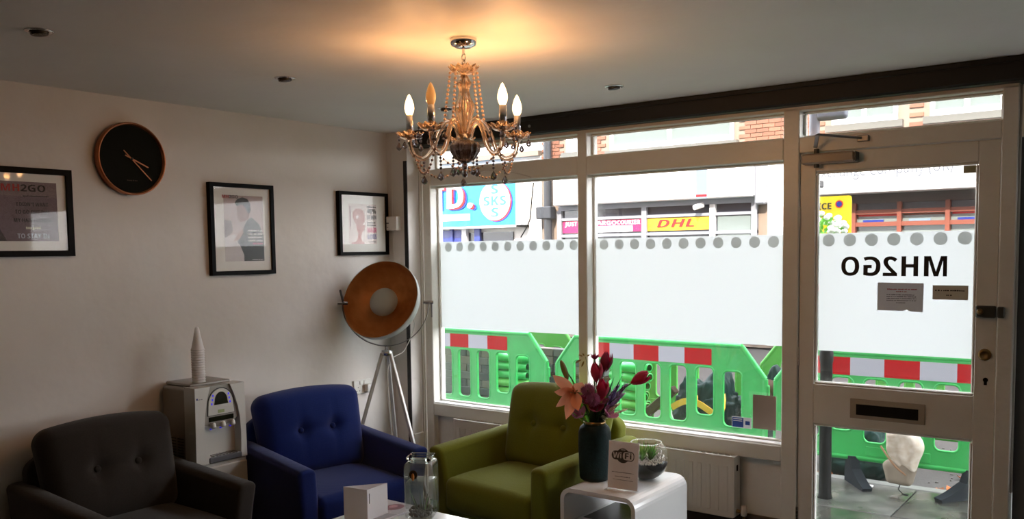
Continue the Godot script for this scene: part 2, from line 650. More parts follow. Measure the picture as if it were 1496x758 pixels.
func room() -> void:
	shell("floor", "dark grey-brown carpet floor of the waiting room", "floor", Vector3(XL - 0.1, -0.12, -4.35), Vector3(XR + 0.1, 0, ZB + 0.1), M.carpet)
	shell("ceiling", "off-white painted ceiling with chandelier and downlights", "ceiling", Vector3(XL - 0.1, CY, -4.30), Vector3(XR + 0.1, CY + 0.12, ZB + 0.1), M.ceiling_paint)
	shell("wall_left", "off-white painted wall with framed posters and clock", "wall", Vector3(XL - 0.1, 0, -4.30), Vector3(XL, CY, ZB + 0.1), M.wall_paint)
	shell("wall_right", "off-white painted side wall opposite the poster wall", "wall", Vector3(XR, 0, -4.30), Vector3(XR + 0.1, CY, ZB), M.wall_paint)
	shell("wall_back", "off-white painted rear wall facing the shop window", "wall", Vector3(XL, 0, ZB), Vector3(XR + 0.1, CY, ZB + 0.1), M.wall_paint)
	shell("wall_upper", "brick upper storeys of the shop above its ceiling", "wall", Vector3(-16, 2.48, -4.42), Vector3(14, 9.6, 4.0), mt("own_brick", Color(0.42, 0.27, 0.21), 0.9))
	shell("trim_1", "dark skirting board along the poster wall", "skirting", Vector3(XL, 0, -4.05), Vector3(XL + 0.018, 0.12, ZB), M.skirting)
	# boxed pier in the corner
	var p := thing("wall_pier", "off-white boxed pier between poster wall and shop window", "wall", Vector3(XL, 0, -4.05), 0, "", "structure")
	box_part("casing", Vector3(0, 0, -0.25), Vector3(0.175, 2.356, 0), M.wall_paint, p)
	box_part("cover_strip", Vector3(0.036, 0, 0), Vector3(0.044, 2.3, 0.004), M.wall_paint, p, 0.002)
	box_part("black_strip", Vector3(0.146, 0.0, 0), Vector3(0.1755, 2.17, 0.006), M.black_paint, p)
	box_part("plinth", Vector3(0.176, 0, -0.13), Vector3(0.19, 0.44, -0.004), M.frame_paint, p, 0.003)

func frame_bar(st: SurfaceTool, x0: float, y0: float, x1: float, y1: float, z0 := -4.27, z1 := -4.15, ch := 0.004) -> void:
	bb(st, Vector3(x0, y0, z0), Vector3(x1, y1, z1), ch)

# thin glazing bead just inside an opening
func beads(parent: Node, x0: float, y0: float, x1: float, y1: float, z := -4.225) -> void:
	for q in [[x0, y0 + 0.012, x0 + 0.012, y1 - 0.012], [x1 - 0.012, y0 + 0.012, x1, y1 - 0.012], [x0, y0, x1, y0 + 0.012], [x0, y1 - 0.012, x1, y1]]:
		var st := new_st()
		bb(st, Vector3(q[0], q[1], z), Vector3(q[2], q[3], z + 0.02), 0.005)
		put(st, "glazing_bead", M.frame_paint, parent)

func film_sheet(parent: Node, x0: float, x1: float, y0: float, y1: float, z: float, dots: int, dot_y: float, d0: float, d1: float) -> void:
	var st := new_st()
	quad(st, Vector3(x0, y0, z), Vector3(x1, y0, z), Vector3(x1, y1, z), Vector3(x0, y1, z))
	var f := put(st, "frosted_film", M.frosted_film, parent)
	f.set_meta("label", "white frosted privacy film with a row of grey dots")
	for k in dots:
		var c := lerpf(d0, d1, float(k) / (dots - 1))
		var s2 := new_st()
		for j in 22:
			var t0 := TAU * j / 22
			var t1 := TAU * (j + 1) / 22
			tri(s2, Vector3(c, dot_y, z + 0.001), Vector3(c + 0.0285 * cos(t0), dot_y + 0.0285 * sin(t0), z + 0.001), Vector3(c + 0.0285 * cos(t1), dot_y + 0.0285 * sin(t1), z + 0.001))
		put(s2, "dot", M.film_dot, f)

func shopfront() -> void:
	# dark roller-shutter box under the ceiling
	var h := thing("shutter_box", "dark brown-black shutter box along the top of the shop window", "shutter box", Vector3(-3.84, 2.25, -4.08))
	box_part("casing", Vector3(0, 0.006, -0.2), Vector3(6.44, 0.104, 0), M.blind_box, h, 0.01)
	box_part("top_lip", Vector3(0, 0.080, 0), Vector3(6.44, 0.104, 0.012), M.blind_box, h, 0.004)
	var scr := new_st()
	cyl(scr, Vector3(0.93, 0.05, 0.0), Vector3(0.93, 0.05, 0.006), 0.008, 12)
	put(scr, "screw_cap", M.steel, h)
	# shared posts and rails of the shop front
	var fr := thing("trim_2", "cream painted timber frame of the shop front", "frame", Vector3.ZERO, 0, "", "structure")
	for q in [["stile", -3.80, 0.0, -3.738, 2.25], ["mullion", -2.640, 0.556, -2.580, 2.25], ["door_post", -1.481, 0.0, -1.405, 2.25], ["door_post", -0.565, 0.0, -0.505, 2.25]]:
		var st := new_st()
		frame_bar(st, q[1], q[2], q[3], q[4])
		put(st, q[0], M.frame_paint, fr)
	for q in [["head_rail", -3.738, 2.238, -0.505, 2.26], ["transom_rail", -3.738, 2.013, -2.64, 2.113], ["transom_rail", -2.58, 2.013, -1.481, 2.113], ["transom_rail", -1.405, 2.040, -0.565, 2.113], ["bottom_rail", -3.738, 0.556, -1.481, 0.634]]:
		var st := new_st()
		frame_bar(st, q[1], q[2], q[3], q[4], -4.268, -4.152 if q[0] == "transom_rail" else -4.150)
		put(st, q[0], M.frame_paint, fr)
	var sl := new_st()
	bb(sl, Vector3(-3.74, 0.630, -4.24), Vector3(-1.48, 0.642, -4.158), 0.004)
	put(sl, "sill_bead", M.white_gloss, fr)
	# stall riser below the windows
	var ris := thing("wall_front", "cream panelled riser below the shop window", "wall", Vector3.ZERO, 0, "", "structure")
	box_part("panel", Vector3(-3.738, 0.0, -4.26), Vector3(-1.481, 0.556, -4.19), M.frame_paint, ris)
	box_part("skirting_board", Vector3(-3.738, 0.0, -4.19), Vector3(-1.481, 0.262, -4.176), M.skirting, ris, 0.004)
	var rs := thing("wall_front_side", "dark panelled wall beyond the door frame", "wall", Vector3.ZERO, 0, "", "structure")
	box_part("side_bead", Vector3(-0.505, 0.55, -4.20), Vector3(-0.497, 2.25, -4.17), M.conduit, rs, 0.002)
	box_part("dark_post", Vector3(-0.497, 0.0, -4.26), Vector3(-0.36, 2.04, -4.19), mt("dark_grey_panel", Color(0.36, 0.38, 0.40), 0.5), rs)
	box_part("riser", Vector3(-0.36, 0.0, -4.26), Vector3(1.30, 0.634, -4.17), M.frame_paint, rs)
	box_part("end_wall", Vector3(1.30, 0.0, -4.26), Vector3(XR, 2.25, -4.17), M.wall_paint, rs)
	box_part("upper_panel", Vector3(-0.495, 2.04, -4.26), Vector3(1.30, 2.25, -4.165), M.frame_paint, rs)
	var w6 := thing("window_6", "shop window beyond the door, half covered with frosted film", "window", Vector3.ZERO, 0, "", "structure")
	box_part("pane", Vector3(-0.36, 0.634, -4.242), Vector3(1.30, 2.04, -4.236), M.window_glass, w6)
	film_sheet(w6, -0.355, 1.295, 1.115, 1.662, -4.2345, 16, 1.627, -0.30, 1.24)
	shell("wall_front_header", "plain wall strip over the shop front", "wall", Vector3(XL, 2.255, -4.42), Vector3(XR, 2.478, -4.302), M.render_white)
	# main windows with their fanlights
	var spans := [[-3.738, -2.640, 11, -3.665, -2.720], [-2.580, -1.481, 11, -2.520, -1.555]]
	for i in 2:
		var s: Array = spans[i]
		var w := thing("window_%d" % (i + 1), ["large shop window beside the poster wall, half covered with frosted film", "large shop window beside the glazed door, half covered with frosted film"][i], "window", Vector3.ZERO, 0, "", "structure")
		box_part("pane", Vector3(s[0], 0.634, -4.242), Vector3(s[1], 2.013, -4.236), M.window_glass, w)
		beads(w, s[0], 0.640, s[1], 2.013, -4.234)
		film_sheet(w, s[0] + 0.006, s[1] - 0.006, 1.115, 1.662, -4.2345, s[2], 1.627, s[3], s[4])
		var fan := thing("window_%d" % (i + 4), ["narrow fanlight above the shop window beside the poster wall", "narrow fanlight above the shop window beside the door"][i], "window", Vector3.ZERO, 0, "", "structure")
		box_part("pane", Vector3(s[0], 2.113, -4.232), Vector3(s[1], 2.238, -4.226), M.window_glass, fan)
		beads(fan, s[0], 2.113, s[1], 2.238, -4.225)
	var f3 := thing("window_3", "narrow fanlight directly above the glazed door", "window", Vector3.ZERO, 0, "", "structure")
	box_part("pane", Vector3(-1.405, 2.113, -4.232), Vector3(-0.565, 2.238, -4.226), M.window_glass, f3)
	beads(f3, -1.405, 2.113, -0.565, 2.238, -4.225)
	# cards stuck to the glass
	var c1 := box_part("window_card", Vector3(-1.655, 0.690, -4.2335), Vector3(-1.535, 0.862, -4.2325), mt("card_back", Color(0.60, 0.54, 0.50), 0.8), null)
	tag(c1, "plain grey-brown card stuck in the corner of the window glass", "card")
	var c2 := thing("window_sticker", "small blue sticker low on the window glass by the grey card", "sticker", Vector3(-1.766, 0.684, -4.2335))
	box_part("backing", Vector3(0, 0, 0), Vector3(0.104, 0.056, 0.0008), M.paper_grey, c2)
	box_part("blue_print", Vector3(0.003, 0.003, 0.001), Vector3(0.062, 0.053, 0.0014), mt("sticker_blue", Color(0.10, 0.25, 0.55), 0.5), c2)
	box_part("blue_print", Vector3(0.072, 0.018, 0.001), Vector3(0.096, 0.038, 0.0014), M.sticker_blue, c2)
	for k in 2:
		box_part("print_line", Vector3(0.008, 0.034 + 0.010 * k, 0.0015), Vector3(0.055, 0.037 + 0.010 * k, 0.0018), M.paper_white, c2)
	var c3 := box_part("window_label", Vector3(-1.536, 0.646, -4.2335), Vector3(-1.486, 0.692, -4.2325), M.paper_grey, null)
	tag(c3, "small pale label stuck at the bottom of the window glass", "label")

func door() -> void:
	var d := thing("door_1", "cream half-frosted glazed shop door with letter plate and locks", "door", Vector3.ZERO, 0, "", "structure")
	var z0 := -4.21
	var z1 := -4.165
	for q in [["stile", -1.403, 0.01, -1.330, 2.037], ["stile", -0.650, 0.01, -0.568, 2.037], ["top_rail", -1.330, 1.950, -0.650, 2.037], ["middle_rail", -1.330, 0.762, -0.650, 0.952], ["bottom_rail", -1.330, 0.01, -0.650, 0.24]]:
		var st := new_st()
		bb(st, Vector3(q[1], q[2], z0), Vector3(q[3], q[4], z1), 0.003)
		put(st, q[0], M.frame_paint, d)
	var up := box_part("pane", Vector3(-1.330, 0.952, -4.197), Vector3(-0.650, 1.950, -4.191), M.window_glass, d)
	beads(d, -1.330, 0.952, -0.650, 1.950, -4.19)
	film_sheet(d, -1.318, -0.662, 1.110, 1.662, -4.1895, 7, 1.629, -1.275, -0.700)
	box_part("pane", Vector3(-1.330, 0.24, -4.197), Vector3(-0.650, 0.762, -4.191), M.window_glass, d)
	beads(d, -1.330, 0.24, -0.650, 0.762, -4.19)
	text_on("MH2GO", 0.0885, M.vinyl_black, d, Transform3D(Basis(Vector3.UP, PI), Vector3(-0.990, 1.506, -4.1885)), "lettering", true, 0.448)
	# narrow sun-faded label left of the board in view through the glass corner
	box_part("alarm_label", Vector3(-0.712, 1.905, -4.1895), Vector3(-0.664, 1.938, -4.1885), mt("label_ochre", Color(0.55, 0.53, 0.42), 0.7), d)
	# letter plate
	var lp := box_part("letter_plate", Vector3(-1.160, 0.806, z1), Vector3(-0.838, 0.898, z1 + 0.006), mt("plate_painted", Color(0.66, 0.62, 0.55), 0.3), d, 0.002)
	box_part("slot", Vector3(-1.132, 0.824, z1 + 0.006), Vector3(-0.866, 0.876, z1 + 0.008), M.dark_hole, lp)
	box_part("flap_edge", Vector3(-1.138, 0.874, z1 + 0.006), Vector3(-0.860, 0.880, z1 + 0.011), M.plate_painted, lp, 0.001)
	# rim lock and keep
	box_part("rim_lock", Vector3(-0.645, 1.292, z1), Vector3(-0.570, 1.343, z1 + 0.028), mt("lock_grey", Color(0.30, 0.31, 0.30), 0.4, 0.5), d, 0.004)
	var kn := new_st()
	lathe(kn, [Vector2(0, 0), Vector2(0.013, 0), Vector2(0.013, 0.006), Vector2(0.009, 0.012), Vector2(0.009, 0.02), Vector2(0, 0.022)], 16, Transform3D(Basis(Vector3.RIGHT, PI / 2), Vector3(-0.628, 1.318, z1 + 0.028)))
	put(kn, "lock_knob", M.brass, d)
	box_part("lock_keep", Vector3(-0.563, 1.294, -4.151), Vector3(-0.536, 1.341, -4.130), M.lock_grey, d, 0.004)
	var cy := new_st()
	lathe(cy, [Vector2(0, 0), Vector2(0.026, 0), Vector2(0.026, 0.005), Vector2(0.019, 0.011), Vector2(0.013, 0.012), Vector2(0.012, 0.006), Vector2(0, 0.006)], 24, Transform3D(Basis(Vector3.RIGHT, PI / 2), Vector3(-0.610, 1.134, z1)))
	put(cy, "cylinder_lock", M.brass, d)
	var kh := new_st()
	plate(kh, disc(-0.605, 1.026, 0.010, 14), [], z1, z1 + 0.002)
	bb(kh, Vector3(-0.611, 1.004, z1), Vector3(-0.599, 1.024, z1 + 0.002))
	put(kh, "keyhole", M.dark_hole, d)
	# hinges
	for y in [1.74, 1.08, 0.30]:
		var hs := new_st()
		for k in 5:
			cyl(hs, Vector3(-1.404, y - 0.045 + 0.018 * k + 0.001, z1 + 0.004), Vector3(-1.404, y - 0.045 + 0.018 * k + 0.016, z1 + 0.004), 0.006, 10)
		put(hs, "hinge", M.frame_paint if y > 0.5 else M.lock_grey, d)
	# door closer
	var cl := box_part("door_closer", Vector3(-1.385, 1.982, z1), Vector3(-1.145, 2.030, z1 + 0.052), mt("closer_paint", Color(0.62, 0.56, 0.50), 0.35), d, 0.008)
	var ce := new_st()
	bb(ce, Vector3(-1.145, 1.984, z1), Vector3(-1.136, 2.028, z1 + 0.05), 0.003)
	put(ce, "end_cap", M.lock_grey, cl)
	var cs := new_st()
	cyl(cs, Vector3(-1.320, 1.966, z1 + 0.026), Vector3(-1.320, 2.052, z1 + 0.026), 0.012, 14)
	put(cs, "spindle", M.lock_grey, cl)
	var a1 := new_st()
	bx(a1, Vector3(-1.306, 2.082, z1 + 0.075), Vector3(0.018, 0.09, 0.008), 0.002, Basis(Vector3(1, 0, 0), 0.95) * Basis(Vector3(0, 0, 1), -0.35))
	put(a1, "arm", M.steel, cl)
	var a2 := new_st()
	tube(a2, [Vector3(-1.290, 2.108, z1 + 0.112), Vector3(-1.120, 2.085, z1 + 0.03)], 0.006, 10)
	put(a2, "arm", M.steel, cl)
	box_part("arm_bracket", Vector3(-1.140, 2.070, -4.152), Vector3(-1.090, 2.098, -4.135), M.steel, cl, 0.003)
	# notices taped to the frosted glass
	var n1 := thing("notice", "larger grey notice with red heading taped on the frosted door film", "notice", Vector3(-1.054, 1.305, -4.1882))
	var s1 := new_st()
	plate(s1, PackedVector2Array([Vector2(0, 0.004), Vector2(0.112, 0.003), Vector2(0.126, 0.010), Vector2(0.140, 0.002), Vector2(0.193, 0.0), Vector2(0.195, 0.128), Vector2(0.001, 0.130)]), [], 0, 0.0008)
	put(s1, "sheet", M.paper_grey, n1)
	strokes(n1, Rect2(0.042, 0.098, 0.125, 0.006), 1, M.ink_red, 3)
	strokes(n1, Rect2(0.080, 0.088, 0.045, 0.005), 1, M.ink_red, 4)
	strokes(n1, Rect2(0.040, 0.048, 0.125, 0.034), 4, M.ink_grey, 5)
	strokes(n1, Rect2(0.082, 0.038, 0.040, 0.004), 1, M.ink_grey, 6)
	var n2 := thing("notice", "small beige two-line notice taped on the frosted door film", "notice", Vector3(-0.823, 1.363, -4.1882), 0)
	box_part("sheet", Vector3.ZERO, Vector3(0.141, 0.062, 0.0008), mt("paper_beige", Color(0.72, 0.69, 0.64), 0.8), n2)
	M.paper_beige.backlight_enabled = true
	M.paper_beige.backlight = Color(0.58, 0.55, 0.50)
	strokes(n2, Rect2(0.010, 0.037, 0.118, 0.007), 1, M.ink_black, 7)
	strokes(n2, Rect2(0.055, 0.017, 0.025, 0.006), 1, M.ink_black, 8)

# lines of writing too small to read: short bars of ink
func strokes(parent: Node, area: Rect2, lines: int, m: Material, seed_: int, z := 0.0009, called := "print_line") -> void:
	var rg := RandomNumberGenerator.new()
	rg.seed = seed_
	var st := new_st()
	var lh := area.size.y / lines
	for k in lines:
		var x := area.position.x
		var y := area.position.y + lh * (lines - 1 - k)
		var stop := area.end.x - (rg.randf() * 0.12 * area.size.x if lines > 1 else 0.0)
		var hgt := lh * (0.5 if lines > 1 else 0.9)
		while x < stop:
			var l := minf(hgt * rg.randf_range(0.6, 1.4), stop - x)
			bb(st, Vector3(x, y, z), Vector3(x + l, y + hgt * rg.randf_range(0.65, 1.0), z + 0.0003))
			x += l + hgt * (0.25 if rg.randf() < 0.75 else 0.8)
	put(st, called, m, parent)

# ---------------------------------------------------------------- on the ceiling
func smooth_path(keys: Array, steps := 6) -> Array:
	var out := []
	for i in keys.size() - 1:
		var p0: Vector3 = keys[maxi(i - 1, 0)]
		var p1: Vector3 = keys[i]
		var p2: Vector3 = keys[i + 1]
		var p3: Vector3 = keys[mini(i + 2, keys.size() - 1)]
		for k in steps:
			out.append(p1.cubic_interpolate(p2, p0, p3, float(k) / steps))
	out.append(keys[-1])
	return out

func drop_string(st: SurfaceTool, top: Vector3, beads_n: int, drop: float) -> void:
	tube(st, [top, top + Vector3(0, -0.012 * beads_n - 0.006, 0)], 0.0008, 4)
	for k in beads_n:
		blob(st, top + Vector3(0, -0.007 - 0.012 * k, 0), Vector3.ONE * 0.0052, 8, 4)
	var y := -0.012 * beads_n - 0.004
	lathe(st, [Vector2(0, -drop), Vector2(drop * 0.26, -drop * 0.85), Vector2(drop * 0.34, -drop * 0.65), Vector2(drop * 0.2, -drop * 0.3), Vector2(0, 0)], 8, Transform3D(Basis(), top + Vector3(0, y, 0)), false)

func ceiling_things() -> void:
	var c := thing("chandelier", "smoky glass five-arm chandelier with candle bulbs and hanging drops", "chandelier", Vector3(-2.037, CY, -2.455))
	var y0 := -CY
	var st := new_st()
	lathe(st, [Vector2(0, -0.030), Vector2(0.030, -0.029), Vector2(0.044, -0.022), Vector2(0.048, -0.010), Vector2(0.048, 0.0), Vector2(0, 0)], 32)
	put(st, "ceiling_cup", M.chrome, c)
	st = new_st()
	cyl(st, Vector3(0, -0.028, 0), Vector3(0, -0.055, 0), 0.005, 10)
	for k in 2:
		var l := []
		for j in 13:
			var a := TAU * j / 12
			var off := Vector3(cos(a) * 0.008, sin(a) * 0.013, 0)
			l.append(Vector3(0, -0.064 - 0.019 * k, 0) + (off if k == 0 else Vector3(0, off.y, off.x)))
		tube(st, l, 0.0022, 6, false)
	put(st, "chain", M.chrome, c)
	var scallop := func(r: float, y: float, t: float) -> Vector2: return Vector2(r * (1.0 + 0.10 * cos(10.0 * t) * clampf(r / 0.03, 0, 1)), y + 0.005 * cos(10.0 * t) * clampf((r - 0.02) / 0.03, 0, 1))
	# upper saucer, column, lower bowl
	st = new_st()
	lathe(st, [Vector2(0, 2.228 + y0), Vector2(0.02, 2.230 + y0), Vector2(0.040, 2.238 + y0), Vector2(0.052, 2.254 + y0), Vector2(0.050, 2.258 + y0), Vector2(0.036, 2.246 + y0), Vector2(0.008, 2.242 + y0), Vector2(0.006, 2.268 + y0), Vector2(0, 2.27 + y0)], 40, Transform3D(), true, scallop)
	put(st, "upper_saucer", M.amber_glass, c)
	st = new_st()
	var flute := func(r: float, y: float, t: float) -> Vector2: return Vector2(r * (1.0 + 0.06 * cos(12.0 * t)), y)
	lathe(st, [Vector2(0, 2.018 + y0), Vector2(0.016, 2.018 + y0), Vector2(0.018, 2.05 + y0), Vector2(0.024, 2.062 + y0), Vector2(0.026, 2.08 + y0), Vector2(0.036, 2.105 + y0), Vector2(0.034, 2.125 + y0), Vector2(0.022, 2.15 + y0), Vector2(0.017, 2.175 + y0), Vector2(0.022, 2.19 + y0), Vector2(0.027, 2.20 + y0), Vector2(0.020, 2.212 + y0), Vector2(0.012, 2.228 + y0), Vector2(0, 2.23 + y0)], 48, Transform3D(), true, flute)
	put(st, "column", M.amber_glass, c)
	st = new_st()
	cyl(st, Vector3(0, 1.97 + y0, 0), Vector3(0, 2.25 + y0, 0), 0.0055, 10)
	put(st, "core_rod", M.chrome, c)
	st = new_st()
	lathe(st, [Vector2(0, 1.915 + y0), Vector2(0.014, 1.918 + y0), Vector2(0.036, 1.932 + y0), Vector2(0.051, 1.955 + y0), Vector2(0.054, 1.975 + y0), Vector2(0.046, 1.99 + y0), Vector2(0.02, 2.0 + y0), Vector2(0, 2.0 + y0)], 48, Transform3D(), true, flute)
	put(st, "lower_bowl", M.smoke_glass, c)
	st = new_st()
	lathe(st, [Vector2(0, 1.985 + y0), Vector2(0.022, 1.985 + y0), Vector2(0.026, 2.0 + y0), Vector2(0.022, 2.02 + y0), Vector2(0, 2.02 + y0)], 24)
	put(st, "hub", M.chrome, c)
	st = new_st()
	lathe(st, [Vector2(0, 1.890 + y0), Vector2(0.007, 1.895 + y0), Vector2(0.010, 1.905 + y0), Vector2(0.005, 1.917 + y0), Vector2(0, 1.918 + y0)], 12)
	put(st, "finial", M.chrome, c)
	var tocam := Vector3(2.037, 0, 2.455).normalized()
	for k in 5:
		var ang := deg_to_rad(36.0 + 72.0 * k + 3.0)
		var d := tocam.rotated(Vector3.UP, ang)
		var side := d.cross(Vector3.UP)
		var arm := thing_part("arm", c)
		var keys := []
		for q in [[0.018, 2.0], [0.036, 2.052], [0.068, 2.066], [0.098, 2.028], [0.120, 1.972], [0.155, 1.938], [0.192, 1.952], [0.205, 1.985], [0.207, 2.010]]:
			keys.append(d * q[0] + Vector3(0, q[1] + y0, 0))
		st = new_st()
		var path := smooth_path(keys, 6)
		var rad := []
		for i in path.size():
			rad.append(0.0085 + (0.0012 if i % 2 == 0 else -0.0008))
		tube(st, path, rad, 10)
		put(st, "curved_branch", M.amber_glass if k != 2 else M.smoke_glass, arm)
		var tip: Vector3 = d * 0.207 + Vector3(0, y0, 0)
		st = new_st()
		lathe(st, [Vector2(0, 2.006), Vector2(0.012, 2.007), Vector2(0.033, 2.014), Vector2(0.047, 2.028), Vector2(0.045, 2.032), Vector2(0.030, 2.022), Vector2(0.011, 2.018), Vector2(0, 2.018)], 40, Transform3D(Basis(), tip), true, scallop)
		put(st, "saucer", M.amber_glass, arm)
		st = new_st()
		lathe(st, [Vector2(0, 2.016), Vector2(0.0125, 2.016), Vector2(0.0125, 2.095), Vector2(0.010, 2.097), Vector2(0, 2.097)], 20, Transform3D(Basis(), tip))
		put(st, "candle_tube", M.chrome, arm)
		st = new_st()
		lathe(st, [Vector2(0, 2.095), Vector2(0.010, 2.097), Vector2(0.015, 2.107), Vector2(0.0175, 2.120), Vector2(0.0165, 2.134), Vector2(0.011, 2.152), Vector2(0.005, 2.166), Vector2(0, 2.172)], 20, Transform3D(Basis(), tip))
		var lit := k != 4
		put(st, "candle_bulb", M.lit_bulb if lit else M.dead_bulb, arm)
		if lit:
			var l := OmniLight3D.new()
			l.name = "bulb_light"
			l.light_color = Color(1.0, 0.72, 0.46)
			l.light_energy = 0.062
			l.light_size = 0.016
			l.omni_range = 14.0
			l.omni_attenuation = 2.0
			l.shadow_enabled = true
			l.position = tip + Vector3(0, 2.125, 0)
			arm.add_child(l, true)
		# drops round the saucer
		for j in 4:
			var e := d.rotated(Vector3.UP, TAU * (j + 0.5) / 4) * 0.044
			st = new_st()
			drop_string(st, tip + e + Vector3(0, 2.024, 0), 2 if j % 2 == 0 else 1, 0.030)
			put(st, "glass_drop", M.grey_drop, arm)
		# long drop from the lowest bend
		st = new_st()
		drop_string(st, d * 0.155 + Vector3(0, 1.93 + y0, 0), 4, 0.034)
		put(st, "glass_drop", M.grey_drop, arm)
		# bead strings: down from the upper saucer, and swags between arms
		st = new_st()
		var a0 := d * 0.050 + Vector3(0, 2.246 + y0, 0)
		var a1 := d * 0.075 + Vector3(0, 2.068 + y0, 0)
		tube(st, [a0, a1], 0.0007, 4)
		for j in 12:
			blob(st, a0.lerp(a1, (j + 0.5) / 12.0), Vector3.ONE * 0.0055, 8, 4)
		put(st, "bead_string", mt("bead_silver", Color(0.78, 0.66, 0.58), 0.15, 0.6), arm)
		st = new_st()
		var d2 := d.rotated(Vector3.UP, TAU / 5)
		var s0 := d * 0.19 + Vector3(0, 1.95 + y0, 0)
		var s1 := d2 * 0.19 + Vector3(0, 1.95 + y0, 0)
		var prev := s0
		for j in 15:
			var f := (j + 1) / 15.0
			var p := s0.lerp(s1, f) + Vector3(0, -0.075 * 4.0 * f * (1 - f), 0)
			tube(st, [prev, p], 0.0007, 4)
			blob(st, p, Vector3.ONE * 0.0048, 8, 4)
			prev = p
		put(st, "bead_string", M.bead_silver, arm)
		# drops under the bowl
		st = new_st()
		drop_string(st, d * 0.045 + Vector3(0, 1.945 + y0, 0), 3, 0.036)
		put(st, "glass_drop", M.grey_drop, arm)
	# recessed downlights
	var spots := [[-3.052, -1.458, "small recessed chrome downlight in ceiling beside the clock"], [-3.073, -2.497, "small recessed chrome downlight in ceiling above the water cooler"], [-3.076, -3.557, "small recessed chrome downlight in ceiling behind the chandelier, near the corner"], [-2.084, -3.599, "small recessed chrome downlight in ceiling before the shutter box"]]
	for s in spots:
		var t := thing("downlight", s[2], "downlight", Vector3(s[0], CY, s[1]), 0, "recessed ceiling downlights")
		st = new_st()
		lathe(st, [Vector2(0.030, -0.001), Vector2(0.032, -0.006), Vector2(0.043, -0.004), Vector2(0.046, 0.0), Vector2(0.030, 0.0)], 32)
		put(st, "trim_ring", M.chrome, t)
		st = new_st()
		lathe(st, [Vector2(0, -0.004), Vector2(0.026, -0.012), Vector2(0.028, -0.010), Vector2(0.030, 0.0), Vector2(0, 0.0)], 28, Transform3D(Basis(Vector3(1, 0, 0.4).normalized(), 0.10), Vector3(0, -0.002, 0)))
		put(st, "lamp_face", mt("lamp_face_grey", Color(0.22, 0.20, 0.18), 0.15, 0.3), t)

func thing_part(called: String, parent: Node) -> Node3D:
	var o := Node3D.new()
	o.name = called
	parent.add_child(o, true)
	return o

# ---------------------------------------------------------------- on the walls
func raster(w: int, h: int, back: Color, polys: Array, seed_: int, grain := 0.05) -> ImageTexture:
	var im := Image.create(w, h, false, Image.FORMAT_RGB8)
	var rg := RandomNumberGenerator.new()
	rg.seed = seed_
	for y in h:
		for x in w:
			var c := back
			var p := Vector2((x + 0.5) / w, (y + 0.5) / h)
			for q in polys:
				if Geometry2D.is_point_in_polygon(p, q[0]):
					c = q[1]
			var g := rg.randf_range(-grain, grain)
			im.set_pixel(x, y, Color(clampf(c.r + g, 0, 1), clampf(c.g + g, 0, 1), clampf(c.b + g, 0, 1)))
	return ImageTexture.create_from_image(im)

func px_poly(pts: Array, x0: float, y0: float, x1: float, y1: float) -> PackedVector2Array:
	var l := PackedVector2Array()
	for p in pts:
		l.append(Vector2((p[0] - x0) / (x1 - x0), (p[1] - y0) / (y1 - y0)))
	return l

func print_sheet(parent: Node, x0: float, y0: float, x1: float, y1: float, z: float, m: Material, called := "print") -> MeshInstance3D:
	var st := new_st()
	var P := [[x0, y0, 0, 1], [x1, y0, 1, 1], [x1, y1, 1, 0], [x0, y1, 0, 0]]
	for i in [0, 2, 1, 0, 3, 2]:
		st.set_uv(Vector2(P[i][2], P[i][3]))
		st.set_normal(Vector3(0, 0, 1))
		st.add_vertex(Vector3(P[i][0], P[i][1], z))
	var o := MeshInstance3D.new()
	o.mesh = st.commit()
	o.mesh.surface_set_material(0, m)
	o.name = called
	parent.add_child(o, true)
	return o

func poster(label: String, z: float, y: float, w: float, h: float, fw: float, dp: float, roll := 0.0) -> Node3D:
	var p := thing("framed_poster", label, "poster", Vector3(XL, y, z), PI / 2, "framed posters on the wall")
	p.rotation.z = 0.0
	var st := new_st()
	var hw := w / 2
	var hh := h / 2
	plate(st, PackedVector2Array([Vector2(-hw, -hh), Vector2(hw, -hh), Vector2(hw, hh), Vector2(-hw, hh)]), [PackedVector2Array([Vector2(-hw + fw, -hh + fw), Vector2(hw - fw, -hh + fw), Vector2(hw - fw, hh - fw), Vector2(-hw + fw, hh - fw)])], 0.001, dp)
	put(st, "frame", M.black_frame, p)
	box_part("mount_board", Vector3(-hw + fw * 0.5, -hh + fw * 0.5, 0.002), Vector3(hw - fw * 0.5, hh - fw * 0.5, dp - 0.012), M.mat_board, p)
	var gs := new_st()
	quad(gs, Vector3(-hw + fw, -hh + fw, dp - 0.007), Vector3(hw - fw, -hh + fw, dp - 0.007), Vector3(hw - fw, hh - fw, dp - 0.007), Vector3(-hw + fw, hh - fw, dp - 0.007))
	put(gs, "glass", M.poster_glass, p)
	return p

func flat(x: float, y: float, z: float) -> Transform3D:
	return Transform3D(Basis(), Vector3(x, y, z))

